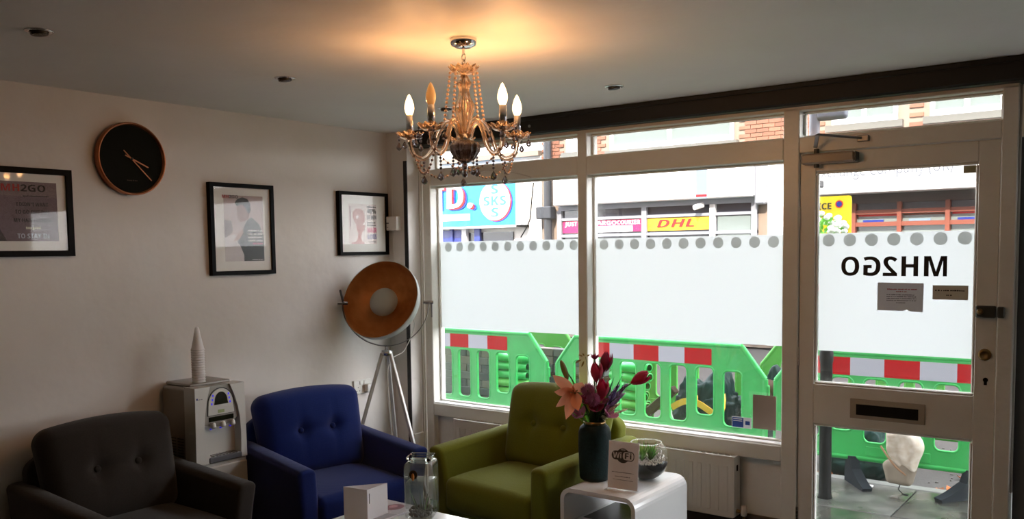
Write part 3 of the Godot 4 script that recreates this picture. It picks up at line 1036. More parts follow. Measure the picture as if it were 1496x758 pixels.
func wall_things() -> void:
	# wide poster with a hand-lettered joke
	var p := poster("wide black-framed poster with dark mauve print reading TO STAY IN", -1.743, 1.7955, 0.545, 0.387, 0.026, 0.028)
	var pm := mt("print_mauve", Color.WHITE, 0.6)
	pm.albedo_texture = raster(160, 100, Color(0.40, 0.33, 0.36), [[px_poly([[0, 55], [30, 50], [60, 70], [75, 100], [0, 100]], 0, 0, 160, 100), Color(0.20, 0.16, 0.17)], [px_poly([[0, 0], [160, 0], [160, 26], [0, 22]], 0, 0, 160, 100), Color(0.46, 0.39, 0.40)]], 5)
	var z := 0.0165
	print_sheet(p, -0.208, -0.126, 0.206, 0.132, z, pm)
	var top := 0.132
	for q in [["I DIDN'T WANT", 0.38, 0.016, 0.135, "ink_black"], ["TO GO OUT BUT", 0.51, 0.016, 0.145, "ink_black"], ["MY HAIR LOOKED", 0.65, 0.016, 0.16, "ink_black"], ["too good", 0.775, 0.012, 0.062, "petal_pale"], ["TO STAY IN", 0.915, 0.021, 0.135, "board_white"]]:
		text_on(q[0], q[2], M[q[4]], p, flat(0.098, top - 0.258 * q[1], z + 0.001), "lettering", true, q[3], 0.0006)
	text_on("MH", 0.030, M.ink_red, p, flat(0.010, top - 0.028, z + 0.001), "lettering", true, 0.075, 0.0006)
	text_on("2GO", 0.030, M.ink_black, p, flat(0.105, top - 0.028, z + 0.001), "lettering", true, 0.105, 0.0006)
	strokes(p, Rect2(0.06, top - 0.064, 0.11, 0.006), 1, M.ink_black, 41, z + 0.0008)
	# portrait poster of a man
	p = poster("tall black-framed poster showing a man in profile in a dark jacket", -2.928, 1.7335, 0.405, 0.486, 0.022, 0.032)
	var man := mt("print_man", Color.WHITE, 0.55)
	var b := [165.0, 153.0, 450.0, 605.0]
	var pp := func(a: Array) -> PackedVector2Array: return px_poly(a, b[0], b[1], b[2], b[3])
	man.albedo_texture = raster(160, 240, Color(0.66, 0.58, 0.56), [
		[pp.call([[165, 440], [240, 420], [300, 470], [310, 610], [165, 610]]), Color(0.74, 0.71, 0.70)],
		[pp.call([[165, 320], [215, 330], [225, 400], [180, 440], [165, 440]]), Color(0.42, 0.34, 0.33)],
		[pp.call([[262, 222], [300, 205], [345, 230], [350, 280], [335, 330], [300, 345], [272, 335], [266, 305], [254, 288], [262, 262], [254, 242]]), Color(0.52, 0.35, 0.28)],
		[pp.call([[268, 330], [285, 338], [330, 318], [350, 350], [300, 405], [284, 380]]), Color(0.60, 0.55, 0.52)],
		[pp.call([[330, 325], [362, 300], [418, 350], [452, 440], [460, 610], [300, 610], [300, 560], [278, 505], [256, 472], [276, 440], [298, 402], [306, 365]]), Color(0.13, 0.16, 0.15)],
		[pp.call([[225, 470], [262, 410], [296, 380], [300, 410], [270, 455]]), Color(0.60, 0.47, 0.42)],
		[pp.call([[246, 200], [262, 178], [300, 164], [335, 174], [356, 205], [357, 262], [338, 276], [318, 232], [296, 212], [262, 226], [250, 216]]), Color(0.06, 0.06, 0.055)]], 6)
	z = 0.0205
	print_sheet(p, -0.115, -0.170, 0.135, 0.180, z, man)
	text_on("MH", 0.017, M.ink_red, p, flat(-0.103, 0.172, z + 0.001), "lettering", true, 0.040, 0.0006)
	text_on("2GO", 0.017, M.ink_black, p, flat(-0.052, 0.172, z + 0.001), "lettering", true, 0.056, 0.0006)
	for k in 4:
		strokes(p, Rect2(0.030, -0.010 - 0.018 * k, 0.095, 0.010), 1, M.ink_white, 60 + k, z + 0.0008)
	strokes(p, Rect2(0.062, -0.079, 0.065, 0.008), 1, M.ink_pink, 66, z + 0.0008)
	strokes(p, Rect2(0.055, -0.164, 0.072, 0.004), 1, M.ink_white, 67, z + 0.0008)
	# poster with a pink figure and bold statistic
	p = poster("nearly square black-framed poster with pink figure and bold 40% text", -3.818, 1.779, 0.412, 0.386, 0.02, 0.030)
	var b3 := [150.0, 195.0, 405.0, 530.0]
	var p3 := func(a: Array) -> PackedVector2Array: return px_poly(a, b3[0], b3[1], b3[2], b3[3])
	var fig := mt("print_figure", Color.WHITE, 0.6)
	fig.albedo_texture = raster(160, 200, Color(0.80, 0.75, 0.72), [
		[p3.call([[186, 300], [190, 260], [215, 235], [250, 232], [282, 250], [296, 290], [296, 340], [270, 372], [232, 375], [205, 350]]), Color(0.68, 0.47, 0.43)],
		[p3.call([[212, 300], [235, 285], [246, 305], [225, 325]]), Color(0.80, 0.74, 0.72)],
		[p3.call([[215, 370], [275, 372], [298, 370], [290, 410], [265, 440], [258, 480], [275, 525], [205, 525], [228, 490], [235, 440], [222, 410]]), Color(0.66, 0.40, 0.35)],
		[p3.call([[175, 515], [285, 510], [285, 528], [175, 528]]), Color(0.70, 0.50, 0.48)],
		[p3.call([[160, 215], [170, 215], [170, 385], [160, 385]]), Color(0.62, 0.50, 0.50)]], 9, 0.12)
	z = 0.0185
	print_sheet(p, -0.125, -0.125, 0.110, 0.120, z, fig)
	strokes(p, Rect2(0.030, 0.100, 0.076, 0.010), 1, M.ink_black, 71, z + 0.0008)
	text_on("40%", 0.030, M.ink_black, p, flat(0.068, 0.078, z + 0.001), "lettering", true, 0.076, 0.0006)
	text_on("OF MEN", 0.024, M.ink_black, p, flat(0.068, 0.040, z + 0.001), "lettering", true, 0.078, 0.0006)
	strokes(p, Rect2(0.030, -0.012, 0.076, 0.030), 2, M.ink_black, 72, z + 0.0008)
	text_on("HAIR", 0.030, M.ink_pink, p, flat(0.068, -0.040, z + 0.001), "lettering", true, 0.078, 0.0006)
	text_on("LOSS", 0.028, M.ink_blue, p, flat(0.068, -0.080, z + 0.001), "lettering", true, 0.074, 0.0006)
	strokes(p, Rect2(0.052, -0.114, 0.052, 0.008), 1, M.ink_grey, 73, z + 0.0008)
	# clock
	var c := thing("wall_clock", "round black-faced wall clock with copper rim and copper hands", "clock", Vector3(XL, 2.061, -2.305), PI / 2)
	var st := new_st()
	var out := Transform3D(Basis(Vector3.RIGHT, PI / 2), Vector3.ZERO)
	lathe(st, [Vector2(0.150, 0.001), Vector2(0.170, 0.001), Vector2(0.172, 0.012), Vector2(0.172, 0.040), Vector2(0.169, 0.044), Vector2(0.164, 0.043), Vector2(0.160, 0.026), Vector2(0.15, 0.026)], 64, out)
	put(st, "rim", M.copper, c)
	st = new_st()
	lathe(st, [Vector2(0, 0.002), Vector2(0.162, 0.002), Vector2(0.162, 0.028), Vector2(0, 0.028)], 64, out, false)
	put(st, "face", M.clock_face, c)
	for q in [["minute_hand", Vector2(-0.040, 0.038), Vector2(0.096, -0.098), 0.005, 0.034], ["hour_hand", Vector2(-0.032, 0.016), Vector2(0.084, -0.036), 0.006, 0.031]]:
		st = new_st()
		var dv: Vector2 = q[2] - q[1]
		var mid: Vector2 = (q[1] + q[2]) * 0.5
		bx(st, Vector3(mid.x, mid.y, q[4]), Vector3(dv.length(), q[3], 0.0016), 0.0004, Basis(Vector3(0, 0, 1), dv.angle()))
		put(st, q[0], M.copper, c)
	st = new_st()
	lathe(st, [Vector2(0, 0.028), Vector2(0.006, 0.028), Vector2(0.006, 0.037), Vector2(0, 0.038)], 16, out)
	put(st, "hub", M.dark_plastic, c)
	strokes(c, Rect2(-0.026, -0.104, 0.052, 0.006), 1, mt("faded_gold", Color(0.24, 0.17, 0.09), 0.6), 81, 0.0283)
	# double socket with a plug
	var s := thing("wall_socket", "white double wall socket beside the tripod lamp", "socket", Vector3(XL, 0.768, -3.782), PI / 2)
	box_part("plate", Vector3(-0.074, -0.044, 0.0), Vector3(0.074, 0.044, 0.010), M.white_plastic, s, 0.004)
	for k in [-1.0, 1.0]:
		box_part("rocker_switch", Vector3(0.018 * k - 0.006, 0.014, 0.010), Vector3(0.018 * k + 0.006, 0.036, 0.0135), M.white_plastic, s, 0.001)
		st = new_st()
		for h in [[0.037, -0.002, 0.003, 0.008], [0.026, -0.024, 0.007, 0.004], [0.048, -0.024, 0.007, 0.004]]:
			bx(st, Vector3(h[0] * k, h[1], 0.0102), Vector3(h[2], h[3], 0.0006))
		put(st, "pin_holes", M.dark_hole, s)
	var pl := thing("plug", "white plug with red collar in the double wall socket", "plug", Vector3(XL + 0.011, 0.758, -3.818), PI / 2)
	st = new_st()
	rbox(st, Vector3(0.023, 0.024, 0.016), 0.006, 2, 2, Transform3D(Basis(), Vector3(0, 0, 0.016)))
	put(st, "body", M.white_plastic, pl)
	st = new_st()
	tube(st, [Vector3(0.012, -0.018, 0.020), Vector3(0.014, -0.030, 0.026), Vector3(0.02, -0.034, 0.03)], [0.010, 0.012, 0.007], 12)
	put(st, "red_collar", M.board_red, pl)
	# box on the pier
	var j := thing("junction_box", "small off-white control box on the pier beside the statistic poster", "control box", Vector3(-3.940, 1.736, -4.046))
	st = new_st()
	rbox(st, Vector3(0.046, 0.044, 0.021), 0.006, 2, 2, Transform3D(Basis(), Vector3(0, 0.046, 0.021)))
	put(st, "body", M.white_plastic, j)
	st = new_st()
	bb(st, Vector3(-0.040, 0.045, 0.042), Vector3(-0.020, 0.052, 0.0432))
	bb(st, Vector3(-0.034, 0.02, 0.042), Vector3(-0.024, 0.024, 0.0432))
	put(st, "marking", M.ink_grey, j)
	# conduits beside the window and the cable along the transom
	for q in [[-3.823, 0.006, "thin painted conduit beside the pier, the outer one"], [-3.807, 0.0045, "thin painted conduit beside the window stile, the inner one"]]:
		st = new_st()
		var pts := []
		for k in 13:
			var yy := 0.06 + 2.18 * k / 12.0
			pts.append(Vector3(q[0] + 0.002 * sin(k * 1.9), yy, -4.145 + 0.002 * cos(k * 1.3)))
		tube(st, pts, q[1], 8)
		tag(put(st, "conduit", M.conduit, null), q[2], "pipe")
	st = new_st()
	tube(st, smooth_path([Vector3(-3.80, 2.070, -4.142), Vector3(-3.6, 2.074, -4.144), Vector3(-3.3, 2.079, -4.144), Vector3(-3.1, 2.060, -4.144), Vector3(-2.95, 2.020, -4.144)], 5), 0.0035, 6)
	tag(put(st, "cable", M.conduit, null), "thin white cable running along the window transom", "cable")
	# radiator under the window
	var r := thing("radiator", "long low white panel radiator under the shop window", "radiator", Vector3(-2.615, 0.25, -4.13))
	box_part("back_panel", Vector3(-0.915, 0.012, -0.046), Vector3(0.915, 0.302, -0.034), M.radiator_white, r, 0.004)
	box_part("front_panel", Vector3(-0.915, 0.0, 0.022), Vector3(0.915, 0.306, 0.034), M.radiator_white, r, 0.004)
	for k in 38:
		var x := -0.875 + 0.0473 * k
		st = new_st()
		bb(st, Vector3(x - 0.012, 0.03, 0.032), Vector3(x + 0.012, 0.262, 0.037), 0.004)
		put(st, "flute", M.radiator_white, r)
	for e in [-1.0, 1.0]:
		var cap := box_part("end_cap", Vector3(0.915 * e - 0.004, 0.004, -0.044), Vector3(0.915 * e + 0.004, 0.312, 0.034), M.radiator_white, r, 0.002)
		box_part("vent_plug", Vector3(0.918 * e - 0.003, 0.235, -0.012), Vector3(0.918 * e + 0.003, 0.265, 0.004), M.dark_hole, cap)
	box_part("top_rim", Vector3(-0.915, 0.303, 0.024), Vector3(0.915, 0.313, 0.034), M.radiator_white, r, 0.002)
	box_part("top_rim", Vector3(-0.915, 0.303, -0.046), Vector3(0.915, 0.313, -0.036), M.radiator_white, r, 0.002)
	for k in 110:
		var x := -0.900 + 1.80 * k / 109.0
		st = new_st()
		bx(st, Vector3(x, 0.309, -0.006), Vector3(0.004, 0.003, 0.070), 0.0, Basis(Vector3.UP, 0.5 if k % 2 == 0 else -0.5))
		put(st, "grille_bar", M.radiator_white, r)
	st = new_st()
	tube(st, [Vector3(0.915, 0.03, -0.006), Vector3(0.955, 0.03, -0.006)], 0.009, 12)
	tube(st, [Vector3(0.955, -0.25, -0.006), Vector3(0.955, 0.02, -0.006)], 0.0075, 12)
	put(st, "pipework", M.brass, r)
	st = new_st()
	lathe(st, [Vector2(0, 0.012), Vector2(0.015, 0.012), Vector2(0.017, 0.03), Vector2(0.014, 0.062), Vector2(0, 0.065)], 16, Transform3D(Basis(), Vector3(0.955, 0, -0.006)))
	put(st, "valve_cap", M.white_plastic, r)

# ---------------------------------------------------------------- armchairs
func armchair(called: String, label: String, cloth: Material, at: Vector3, turn: float) -> Node3D:
	var c := thing(called, label, "armchair", at, turn, "upholstered armchairs")
	var st := new_st()
	rbox(st, Vector3(0.285, 0.085, 0.325), 0.02, 2, 2, Transform3D(Basis(), Vector3(0, 0.195, -0.005)))
	put(st, "base", cloth, c)
	for k in [-1.0, 1.0]:
		st = new_st()
		var arm := func(p: Vector3) -> Vector3:
			var q := p
			var f := clampf((p.y + 0.24) / 0.48, 0, 1)
			q.y += f * (0.045 * clampf(0.5 - p.z / 0.7, 0, 1) + 0.012 * cos(p.x / 0.05 * 1.4) - 0.012)
			q.z += f * f * 0.030 * clampf((p.z + 0.1) / 0.45, 0, 1) - 0.012
			q.x += k * 0.018 * f
			q.x += -k * 0.012 * sin(f * PI)
			return q
		rbox(st, Vector3(0.048, 0.237, 0.355), 0.022, 6, 3, Transform3D(Basis(), Vector3(0.312 * k, 0.352, 0.0)), arm)
		put(st, "arm", cloth, c)
	st = new_st()
	var lean := Basis(Vector3.RIGHT, -0.16)
	var shell_ := func(p: Vector3) -> Vector3:
		var q := p
		q.y -= 0.10 * pow(absf(p.x) / 0.32, 3.0) * clampf((p.y + 0.05) / 0.3, 0, 1)
		return q
	rbox(st, Vector3(0.315, 0.30, 0.045), 0.03, 8, 3, Transform3D(lean, Vector3(0, 0.49, -0.285)), shell_)
	put(st, "back_shell", cloth, c)
	st = new_st()
	var puff_seat := func(p: Vector3) -> Vector3:
		var q := p
		var e := (1.0 - pow(absf(p.x) / 0.28, 4.0)) * (1.0 - pow(absf(p.z) / 0.32, 4.0))
		q.y += (0.028 if p.y > 0 else 0.0) * maxf(e, 0.0)
		if p.z > 0.2:
			q.z += 0.018 * (1.0 - pow(p.y / 0.09, 2.0)) * (1.0 - pow(absf(p.x) / 0.28, 4.0))
		return q
	rbox(st, Vector3(0.268, 0.085, 0.305), 0.035, 8, 4, Transform3D(Basis(), Vector3(0, 0.350, 0.062)), puff_seat)
	put(st, "seat_cushion", cloth, c)
	st = new_st()
	var puff_back := func(p: Vector3) -> Vector3:
		var q := p
		var e := maxf((1.0 - pow(absf(p.x) / 0.31, 3.0)) * (1.0 - pow(absf(p.y) / 0.26, 3.0)), 0.0)
		q.z += (0.05 if p.z > 0 else -0.01) * e
		q.x *= 1.0 + 0.04 * p.y / 0.25
		if p.z > 0:
			for bx_ in [-0.095, 0.095]:
				var dd := Vector2((p.x - bx_), p.y - 0.005).length()
				q.z -= 0.034 * exp(-dd * dd / 0.0016)
			# pulled creases running out from the buttons
			q.z -= 0.010 * exp(-pow((p.y - 0.005) / 0.018, 2.0)) * clampf(1.0 - absf(p.x) / 0.24, 0, 1)
			for bx_ in [-0.095, 0.095]:
				q.z -= 0.008 * exp(-pow((p.x - bx_) / 0.018, 2.0)) * clampf(1.0 - absf(p.y) / 0.2, 0, 1)
		q.y -= 0.030 * pow(absf(p.x) / 0.31, 2.0) * clampf(p.y / 0.2, 0.0, 1.0)
		return q
	rbox(st, Vector3(0.300, 0.238, 0.068), 0.062, 24, 5, Transform3D(Basis(Vector3.RIGHT, -0.24), Vector3(0, 0.648, -0.195)), puff_back)
	var cu := put(st, "back_cushion", cloth, c)
	for k in [-1.0, 1.0]:
		st = new_st()
		blob(st, Vector3(0.095 * k, 0.005, 0.082), Vector3(0.016, 0.016, 0.010), 14, 8)
		var bt := put(st, "button", cloth, cu)
		bt.transform = Transform3D(Basis(Vector3.RIGHT, -0.24), Vector3(0, 0.648, -0.195))
	for x in [-0.29, 0.29]:
		for zz in [-0.29, 0.28]:
			st = new_st()
			lathe(st, [Vector2(0, 0), Vector2(0.014, 0), Vector2(0.022, 0.125), Vector2(0, 0.125)], 12, Transform3D(Basis(), Vector3(x, 0, zz)))
			put(st, "leg", M.dark_wood, c)
	return c

func chairs() -> void:
	armchair("armchair", "dark grey fabric armchair beside the water cooler", M.grey_cloth, Vector3(-3.605, 0, -2.03), deg_to_rad(90))
	armchair("armchair", "royal blue fabric armchair beside the tripod lamp", M.blue_cloth, Vector3(-3.490, 0, -3.05), deg_to_rad(79))
	var g := armchair("armchair", "olive green fabric armchair before the shop window", M.green_cloth, Vector3(-2.620, 0, -3.675), deg_to_rad(-7))
	g.scale = Vector3(1.10, 1, 1)

# ---------------------------------------------------------------- water cooler
func water_corner() -> void:
	var sd := thing("cooler_stand", "pale cabinet stand under the water cooler", "stand", Vector3(-3.845, 0, -2.555), PI / 2)
	box_part("carcass", Vector3(-0.148, 0.0, -0.145), Vector3(0.148, 0.584, 0.13), M.light_silver, sd, 0.006)
	box_part("door", Vector3(-0.140, 0.03, 0.131), Vector3(0.140, 0.565, 0.146), M.light_silver, sd, 0.004)
	var w := thing("water_cooler", "silver countertop water cooler with arched front and blue lit buttons", "water cooler", Vector3(-3.845, 0.585, -2.555), PI / 2)
	var st := new_st()
	var body := func(p: Vector3) -> Vector3:
		var q := p
		q.x *= 1.0 - 0.03 * (p.y + 0.19) / 0.38
		return q
	rbox(st, Vector3(0.143, 0.185, 0.115), 0.016, 4, 3, Transform3D(Basis(), Vector3(0, 0.187, -0.030)), body)
	put(st, "body", M.silver_plastic, w)
	st = new_st()
	rbox(st, Vector3(0.115, 0.008, 0.105), 0.0075, 2, 3, Transform3D(Basis(), Vector3(-0.005, 0.381, -0.035)))
	put(st, "lid", M.silver_plastic, w)
	# curved side columns of the front
	var left_in := [Vector2(-0.052, 0.0), Vector2(-0.074, 0.05), Vector2(-0.090, 0.12), Vector2(-0.0935, 0.18), Vector2(-0.088, 0.24), Vector2(-0.076, 0.31), Vector2(-0.056, 0.376)]
	var right_in := [Vector2(0.108, 0.0), Vector2(0.112, 0.06), Vector2(0.113, 0.13), Vector2(0.108, 0.21), Vector2(0.098, 0.265), Vector2(0.080, 0.32), Vector2(0.056, 0.376)]
	var lp := PackedVector2Array([Vector2(-0.145, 0.0)])
	for p in left_in:
		lp.append(p)
	lp.append(Vector2(-0.140, 0.376))
	st = new_st()
	plate(st, lp, [], 0.05, 0.140)
	put(st, "front_column", M.light_silver, w)
	var rp := PackedVector2Array()
	for p in right_in:
		rp.append(p)
	rp.append(Vector2(0.140, 0.376))
	rp.append(Vector2(0.145, 0.0))
	st = new_st()
	plate(st, rp, [], 0.05, 0.140)
	put(st, "front_column", M.light_silver, w)
	# upper control panel between the columns
	var cp := PackedVector2Array([Vector2(-0.0925, 0.190), Vector2(-0.088, 0.24), Vector2(-0.076, 0.31), Vector2(-0.056, 0.376), Vector2(0.056, 0.376), Vector2(0.080, 0.32), Vector2(0.098, 0.265), Vector2(0.108, 0.21), Vector2(0.06, 0.182), Vector2(0.0, 0.172), Vector2(-0.05, 0.178)])
	st = new_st()
	plate(st, cp, [], 0.05, 0.128)
	put(st, "control_panel", M.silver_plastic, w)
	st = new_st()
	var arch := PackedVector2Array([Vector2(-0.066, 0.233), Vector2(0.082, 0.233)])
	for k in 13:
		var a := PI * k / 12
		arch.append(Vector2(0.007 + 0.070 * cos(a), 0.282 + 0.078 * sin(a)))
	var trim := PackedVector2Array([Vector2(-0.070, 0.230), Vector2(0.086, 0.230)])
	for k in 13:
		var a := PI * k / 12
		trim.append(Vector2(0.008 + 0.076 * cos(a), 0.282 + 0.083 * sin(a)))
	var ts := new_st()
	plate(ts, trim, [], 0.126, 0.1295)
	put(ts, "arch_trim", M.dark_plastic, w)
	plate(st, arch, [], 0.126, 0.133)
	put(st, "arch_panel", M.light_silver, w)
	st = new_st()
	var dome := PackedVector2Array([Vector2(-0.033, 0.282), Vector2(0.047, 0.282)])
	for k in 11:
		var a := PI * k / 10
		dome.append(Vector2(0.007 + 0.036 * cos(a), 0.298 + 0.046 * sin(a)))
	plate(st, dome, [], 0.131, 0.136)
	put(st, "display_window", mt("display_glass", Color(0.10, 0.11, 0.09), 0.08), w)
	for k in 3:
		for s in [-1.0, 1.0]:
			st = new_st()
			bx(st, Vector3(0.007 + s * (0.052 - 0.004 * k), 0.288 + 0.020 * k, 0.1335), Vector3(0.008, 0.011, 0.002), 0.001)
			put(st, "button_light", M.blue_led, w)
	box_part("label_plate", Vector3(-0.012, 0.240, 0.133), Vector3(0.024, 0.256, 0.1345), mt("label_green", Color(0.55, 0.60, 0.40), 0.5), w)
	box_part("level_strip", Vector3(-0.062, 0.200, 0.127), Vector3(0.080, 0.224, 0.131), M.display_glass, w, 0.002)
	for k in 3:
		var x := -0.045 + 0.055 * k
		st = new_st()
		rbox(st, Vector3(0.011, 0.015, 0.014), 0.009, 1, 3, Transform3D(Basis(Vector3.RIGHT, -0.3), Vector3(x, 0.182, 0.138)))
		put(st, "tap_lever", M.light_silver, w)
		st = new_st()
		bx(st, Vector3(x, 0.163, 0.118), Vector3(0.010, 0.005, 0.010), 0.002)
		put(st, "tap_light", M.blue_led, w)
	# dispensing recess and drip tray
	box_part("recess_back", Vector3(-0.095, 0.02, 0.083), Vector3(0.114, 0.182, 0.086), M.light_silver, w)
	st = new_st()
	cyl(st, Vector3(-0.070, 0.095, 0.086), Vector3(-0.070, 0.095, 0.091), 0.005, 10)
	put(st, "sensor", M.dark_hole, w)
	box_part("tray", Vector3(-0.075, 0.0, 0.085), Vector3(0.112, 0.028, 0.146), M.drip_grey, w, 0.004)
	for k in 9:
		box_part("tray_slat", Vector3(-0.062 + 0.019 * k, 0.028, 0.092), Vector3(-0.053 + 0.019 * k, 0.031, 0.138), M.steel, w)
	# louvres in the side
	for col in 2:
		for k in 7:
			var st2 := new_st()
			bx(st2, Vector3(-0.1425, 0.035 + 0.014 * k, -0.055 + 0.065 * col), Vector3(0.004, 0.005, 0.050), 0.001, Basis(Vector3(0, 0, 1), 0.4))
			put(st2, "louvre", M.dark_plastic, w)
	box_part("badge", Vector3(-0.133, 0.318, 0.140), Vector3(-0.126, 0.328, 0.1408), mt("badge_blue", Color(0.10, 0.16, 0.45), 0.5), w)
	strokes(w, Rect2(-0.123, 0.319, 0.022, 0.005), 1, M.ink_grey, 91, 0.1402)
	# cone cups nested upside down on the lid
	st = new_st()
	lathe(st, [Vector2(0.0310, 0.0), Vector2(0.0330, 0.0), Vector2(0.0332, 0.003), Vector2(0.0310, 0.005), Vector2(0.022, 0.045), Vector2(0.010, 0.108), Vector2(0.005, 0.114), Vector2(0, 0.115)], 24)
	var cm := mesh_of(st)
	for k in 14:
		var o := again(cm, "plastic_cup", M.cup_plastic, null, Transform3D(Basis(), Vector3(-3.812, 0.975 + 0.0122 * k, -2.510)))
		tag(o, "topmost white cone cup of the stack on the water cooler" if k == 13 else ("lowest white cone cup of the stack, resting on the cooler lid" if k == 0 else "white cone cup in the middle of the stack on the water cooler"), "cup", "cone cups stacked on the water cooler")

# ---------------------------------------------------------------- tripod lamp
func floor_lamp() -> void:
	var base := Vector3(-3.735, 0, -3.735)
	var l := thing("floor_lamp", "tripod floor lamp with white dish and copper interior in the corner", "floor lamp", base)
	var rt := Vector3(0.801, 0, -0.598)
	var tc := Vector3(0.598, 0, 0.801)
	var head := Vector3(0, 1.0, 0)
	for a in [-64.0, 56.0, 176.0]:
		var t := deg_to_rad(a)
		var foot := (rt * sin(t) + tc * cos(t)) * 0.345
		var top := head + (rt * sin(t) + tc * cos(t)) * 0.028
		var st := new_st()
		var dir := (foot - top).normalized()
		var bs := Basis.looking_at(dir, Vector3.UP)
		bx(st, (foot + top) * 0.5, Vector3(0.020, 0.020, (foot - top).length()), 0.003, bs)
		put(st, "leg", mt("leg_aluminium", Color(0.72, 0.71, 0.69), 0.38, 0.35), l)
	var st := new_st()
	lathe(st, [Vector2(0, 0.985), Vector2(0.034, 0.985), Vector2(0.038, 1.0), Vector2(0.034, 1.016), Vector2(0.012, 1.018), Vector2(0.010, 1.045), Vector2(0, 1.046)], 20)
	put(st, "hub", M.chrome, l)
	# U-shaped yoke
	st = new_st()
	var cen := Vector3(0, 1.300, 0)
	var pts := []
	for k in 25:
		var a := PI * k / 24.0
		pts.append(cen + (rt * -cos(a) + Vector3(0, -sin(a), 0)) * 0.258)
	for i in pts.size() - 1:
		var m: Vector3 = (pts[i] + pts[i + 1]) * 0.5
		var dv: Vector3 = pts[i + 1] - pts[i]
		bx(st, m, Vector3(0.005, 0.022, dv.length() + 0.002), 0.0, Basis(tc.cross(dv.normalized()).normalized(), tc, dv.normalized()))
	put(st, "yoke", M.steel, l)
	# dish
	var ax := (tc * 0.84 + Vector3.UP * 0.40 - rt * 0.30).normalized()
	var xx := ax.cross(Vector3.UP).normalized()
	var db := Basis(xx, ax, xx.cross(ax))
	var dc := cen + Vector3(0, 0.012, 0) + rt * -0.02
	st = new_st()
	var prof := []
	for k in 11:
		var a := PI / 2 * k / 10.0
		prof.append(Vector2(0.246 * sin(a), -0.165 * cos(a) + 0.02))
	prof.append(Vector2(0.246, 0.034))
	prof.append(Vector2(0.242, 0.034))
	lathe(st, prof, 64, Transform3D(db, dc))
	put(st, "dish", mt("dish_white", Color(0.74, 0.76, 0.74), 0.4), l)
	st = new_st()
	var inn := [Vector2(0.242, 0.034)]
	for k in 11:
		var a := PI / 2 * (10 - k) / 10.0
		inn.append(Vector2(0.240 * sin(a), -0.159 * cos(a) + 0.02))
	lathe(st, inn, 64, Transform3D(db, dc))
	put(st, "copper_lining", M.copper_leaf, l)
	st = new_st()
	blob(st, dc + ax * -0.02, Vector3(0.088, 0.058, 0.088), 32, 16, db)
	put(st, "reflector_cap", mt("cap_white", Color(0.66, 0.67, 0.63), 0.45), l)
	st = new_st()
	cyl(st, dc - ax * 0.14, dc - ax * 0.05, 0.016, 14)
	put(st, "lamp_holder", M.dark_plastic, l)
	for s in [-1.0, 1.0]:
		st = new_st()
		cyl(st, cen + rt * (0.225 * s), cen + rt * (0.285 * s), 0.010, 14)
		put(st, "pivot_knob", M.chrome, l)
	st = new_st()
	bx(st, cen + rt * -0.262 + Vector3(0, 0.045, 0), Vector3(0.012, 0.075, 0.012), 0.003, Basis(Vector3(0, 0, 1), 0.3))
	put(st, "clamp_lever", M.dark_plastic, l)
	st = new_st()
	bx(st, cen + rt * 0.275 + Vector3(0, -0.045, 0), Vector3(0.010, 0.09, 0.010), 0.003)
	put(st, "clamp_lever", M.steel, l)
	st = new_st()
	blob(st, dc - ax * 0.165 + rt * 0.06 + Vector3(0, -0.02, 0), Vector3(0.022, 0.022, 0.022), 12, 8)
	put(st, "cable_gland", M.dark_plastic, l)
	st = new_st()
	tube(st, smooth_path([dc - ax * 0.16 + rt * 0.06, cen + rt * 0.15 - tc * 0.18 + Vector3(0, -0.14, 0), cen + rt * 0.09 - tc * 0.14 + Vector3(0, -0.30, 0), Vector3(0, 0.9, 0) - tc * 0.04, Vector3(0, 0.4, 0) - tc * 0.16, Vector3(0, 0.02, 0) - tc * 0.25], 6), 0.003, 6)
	put(st, "flex", M.white_plastic, l)

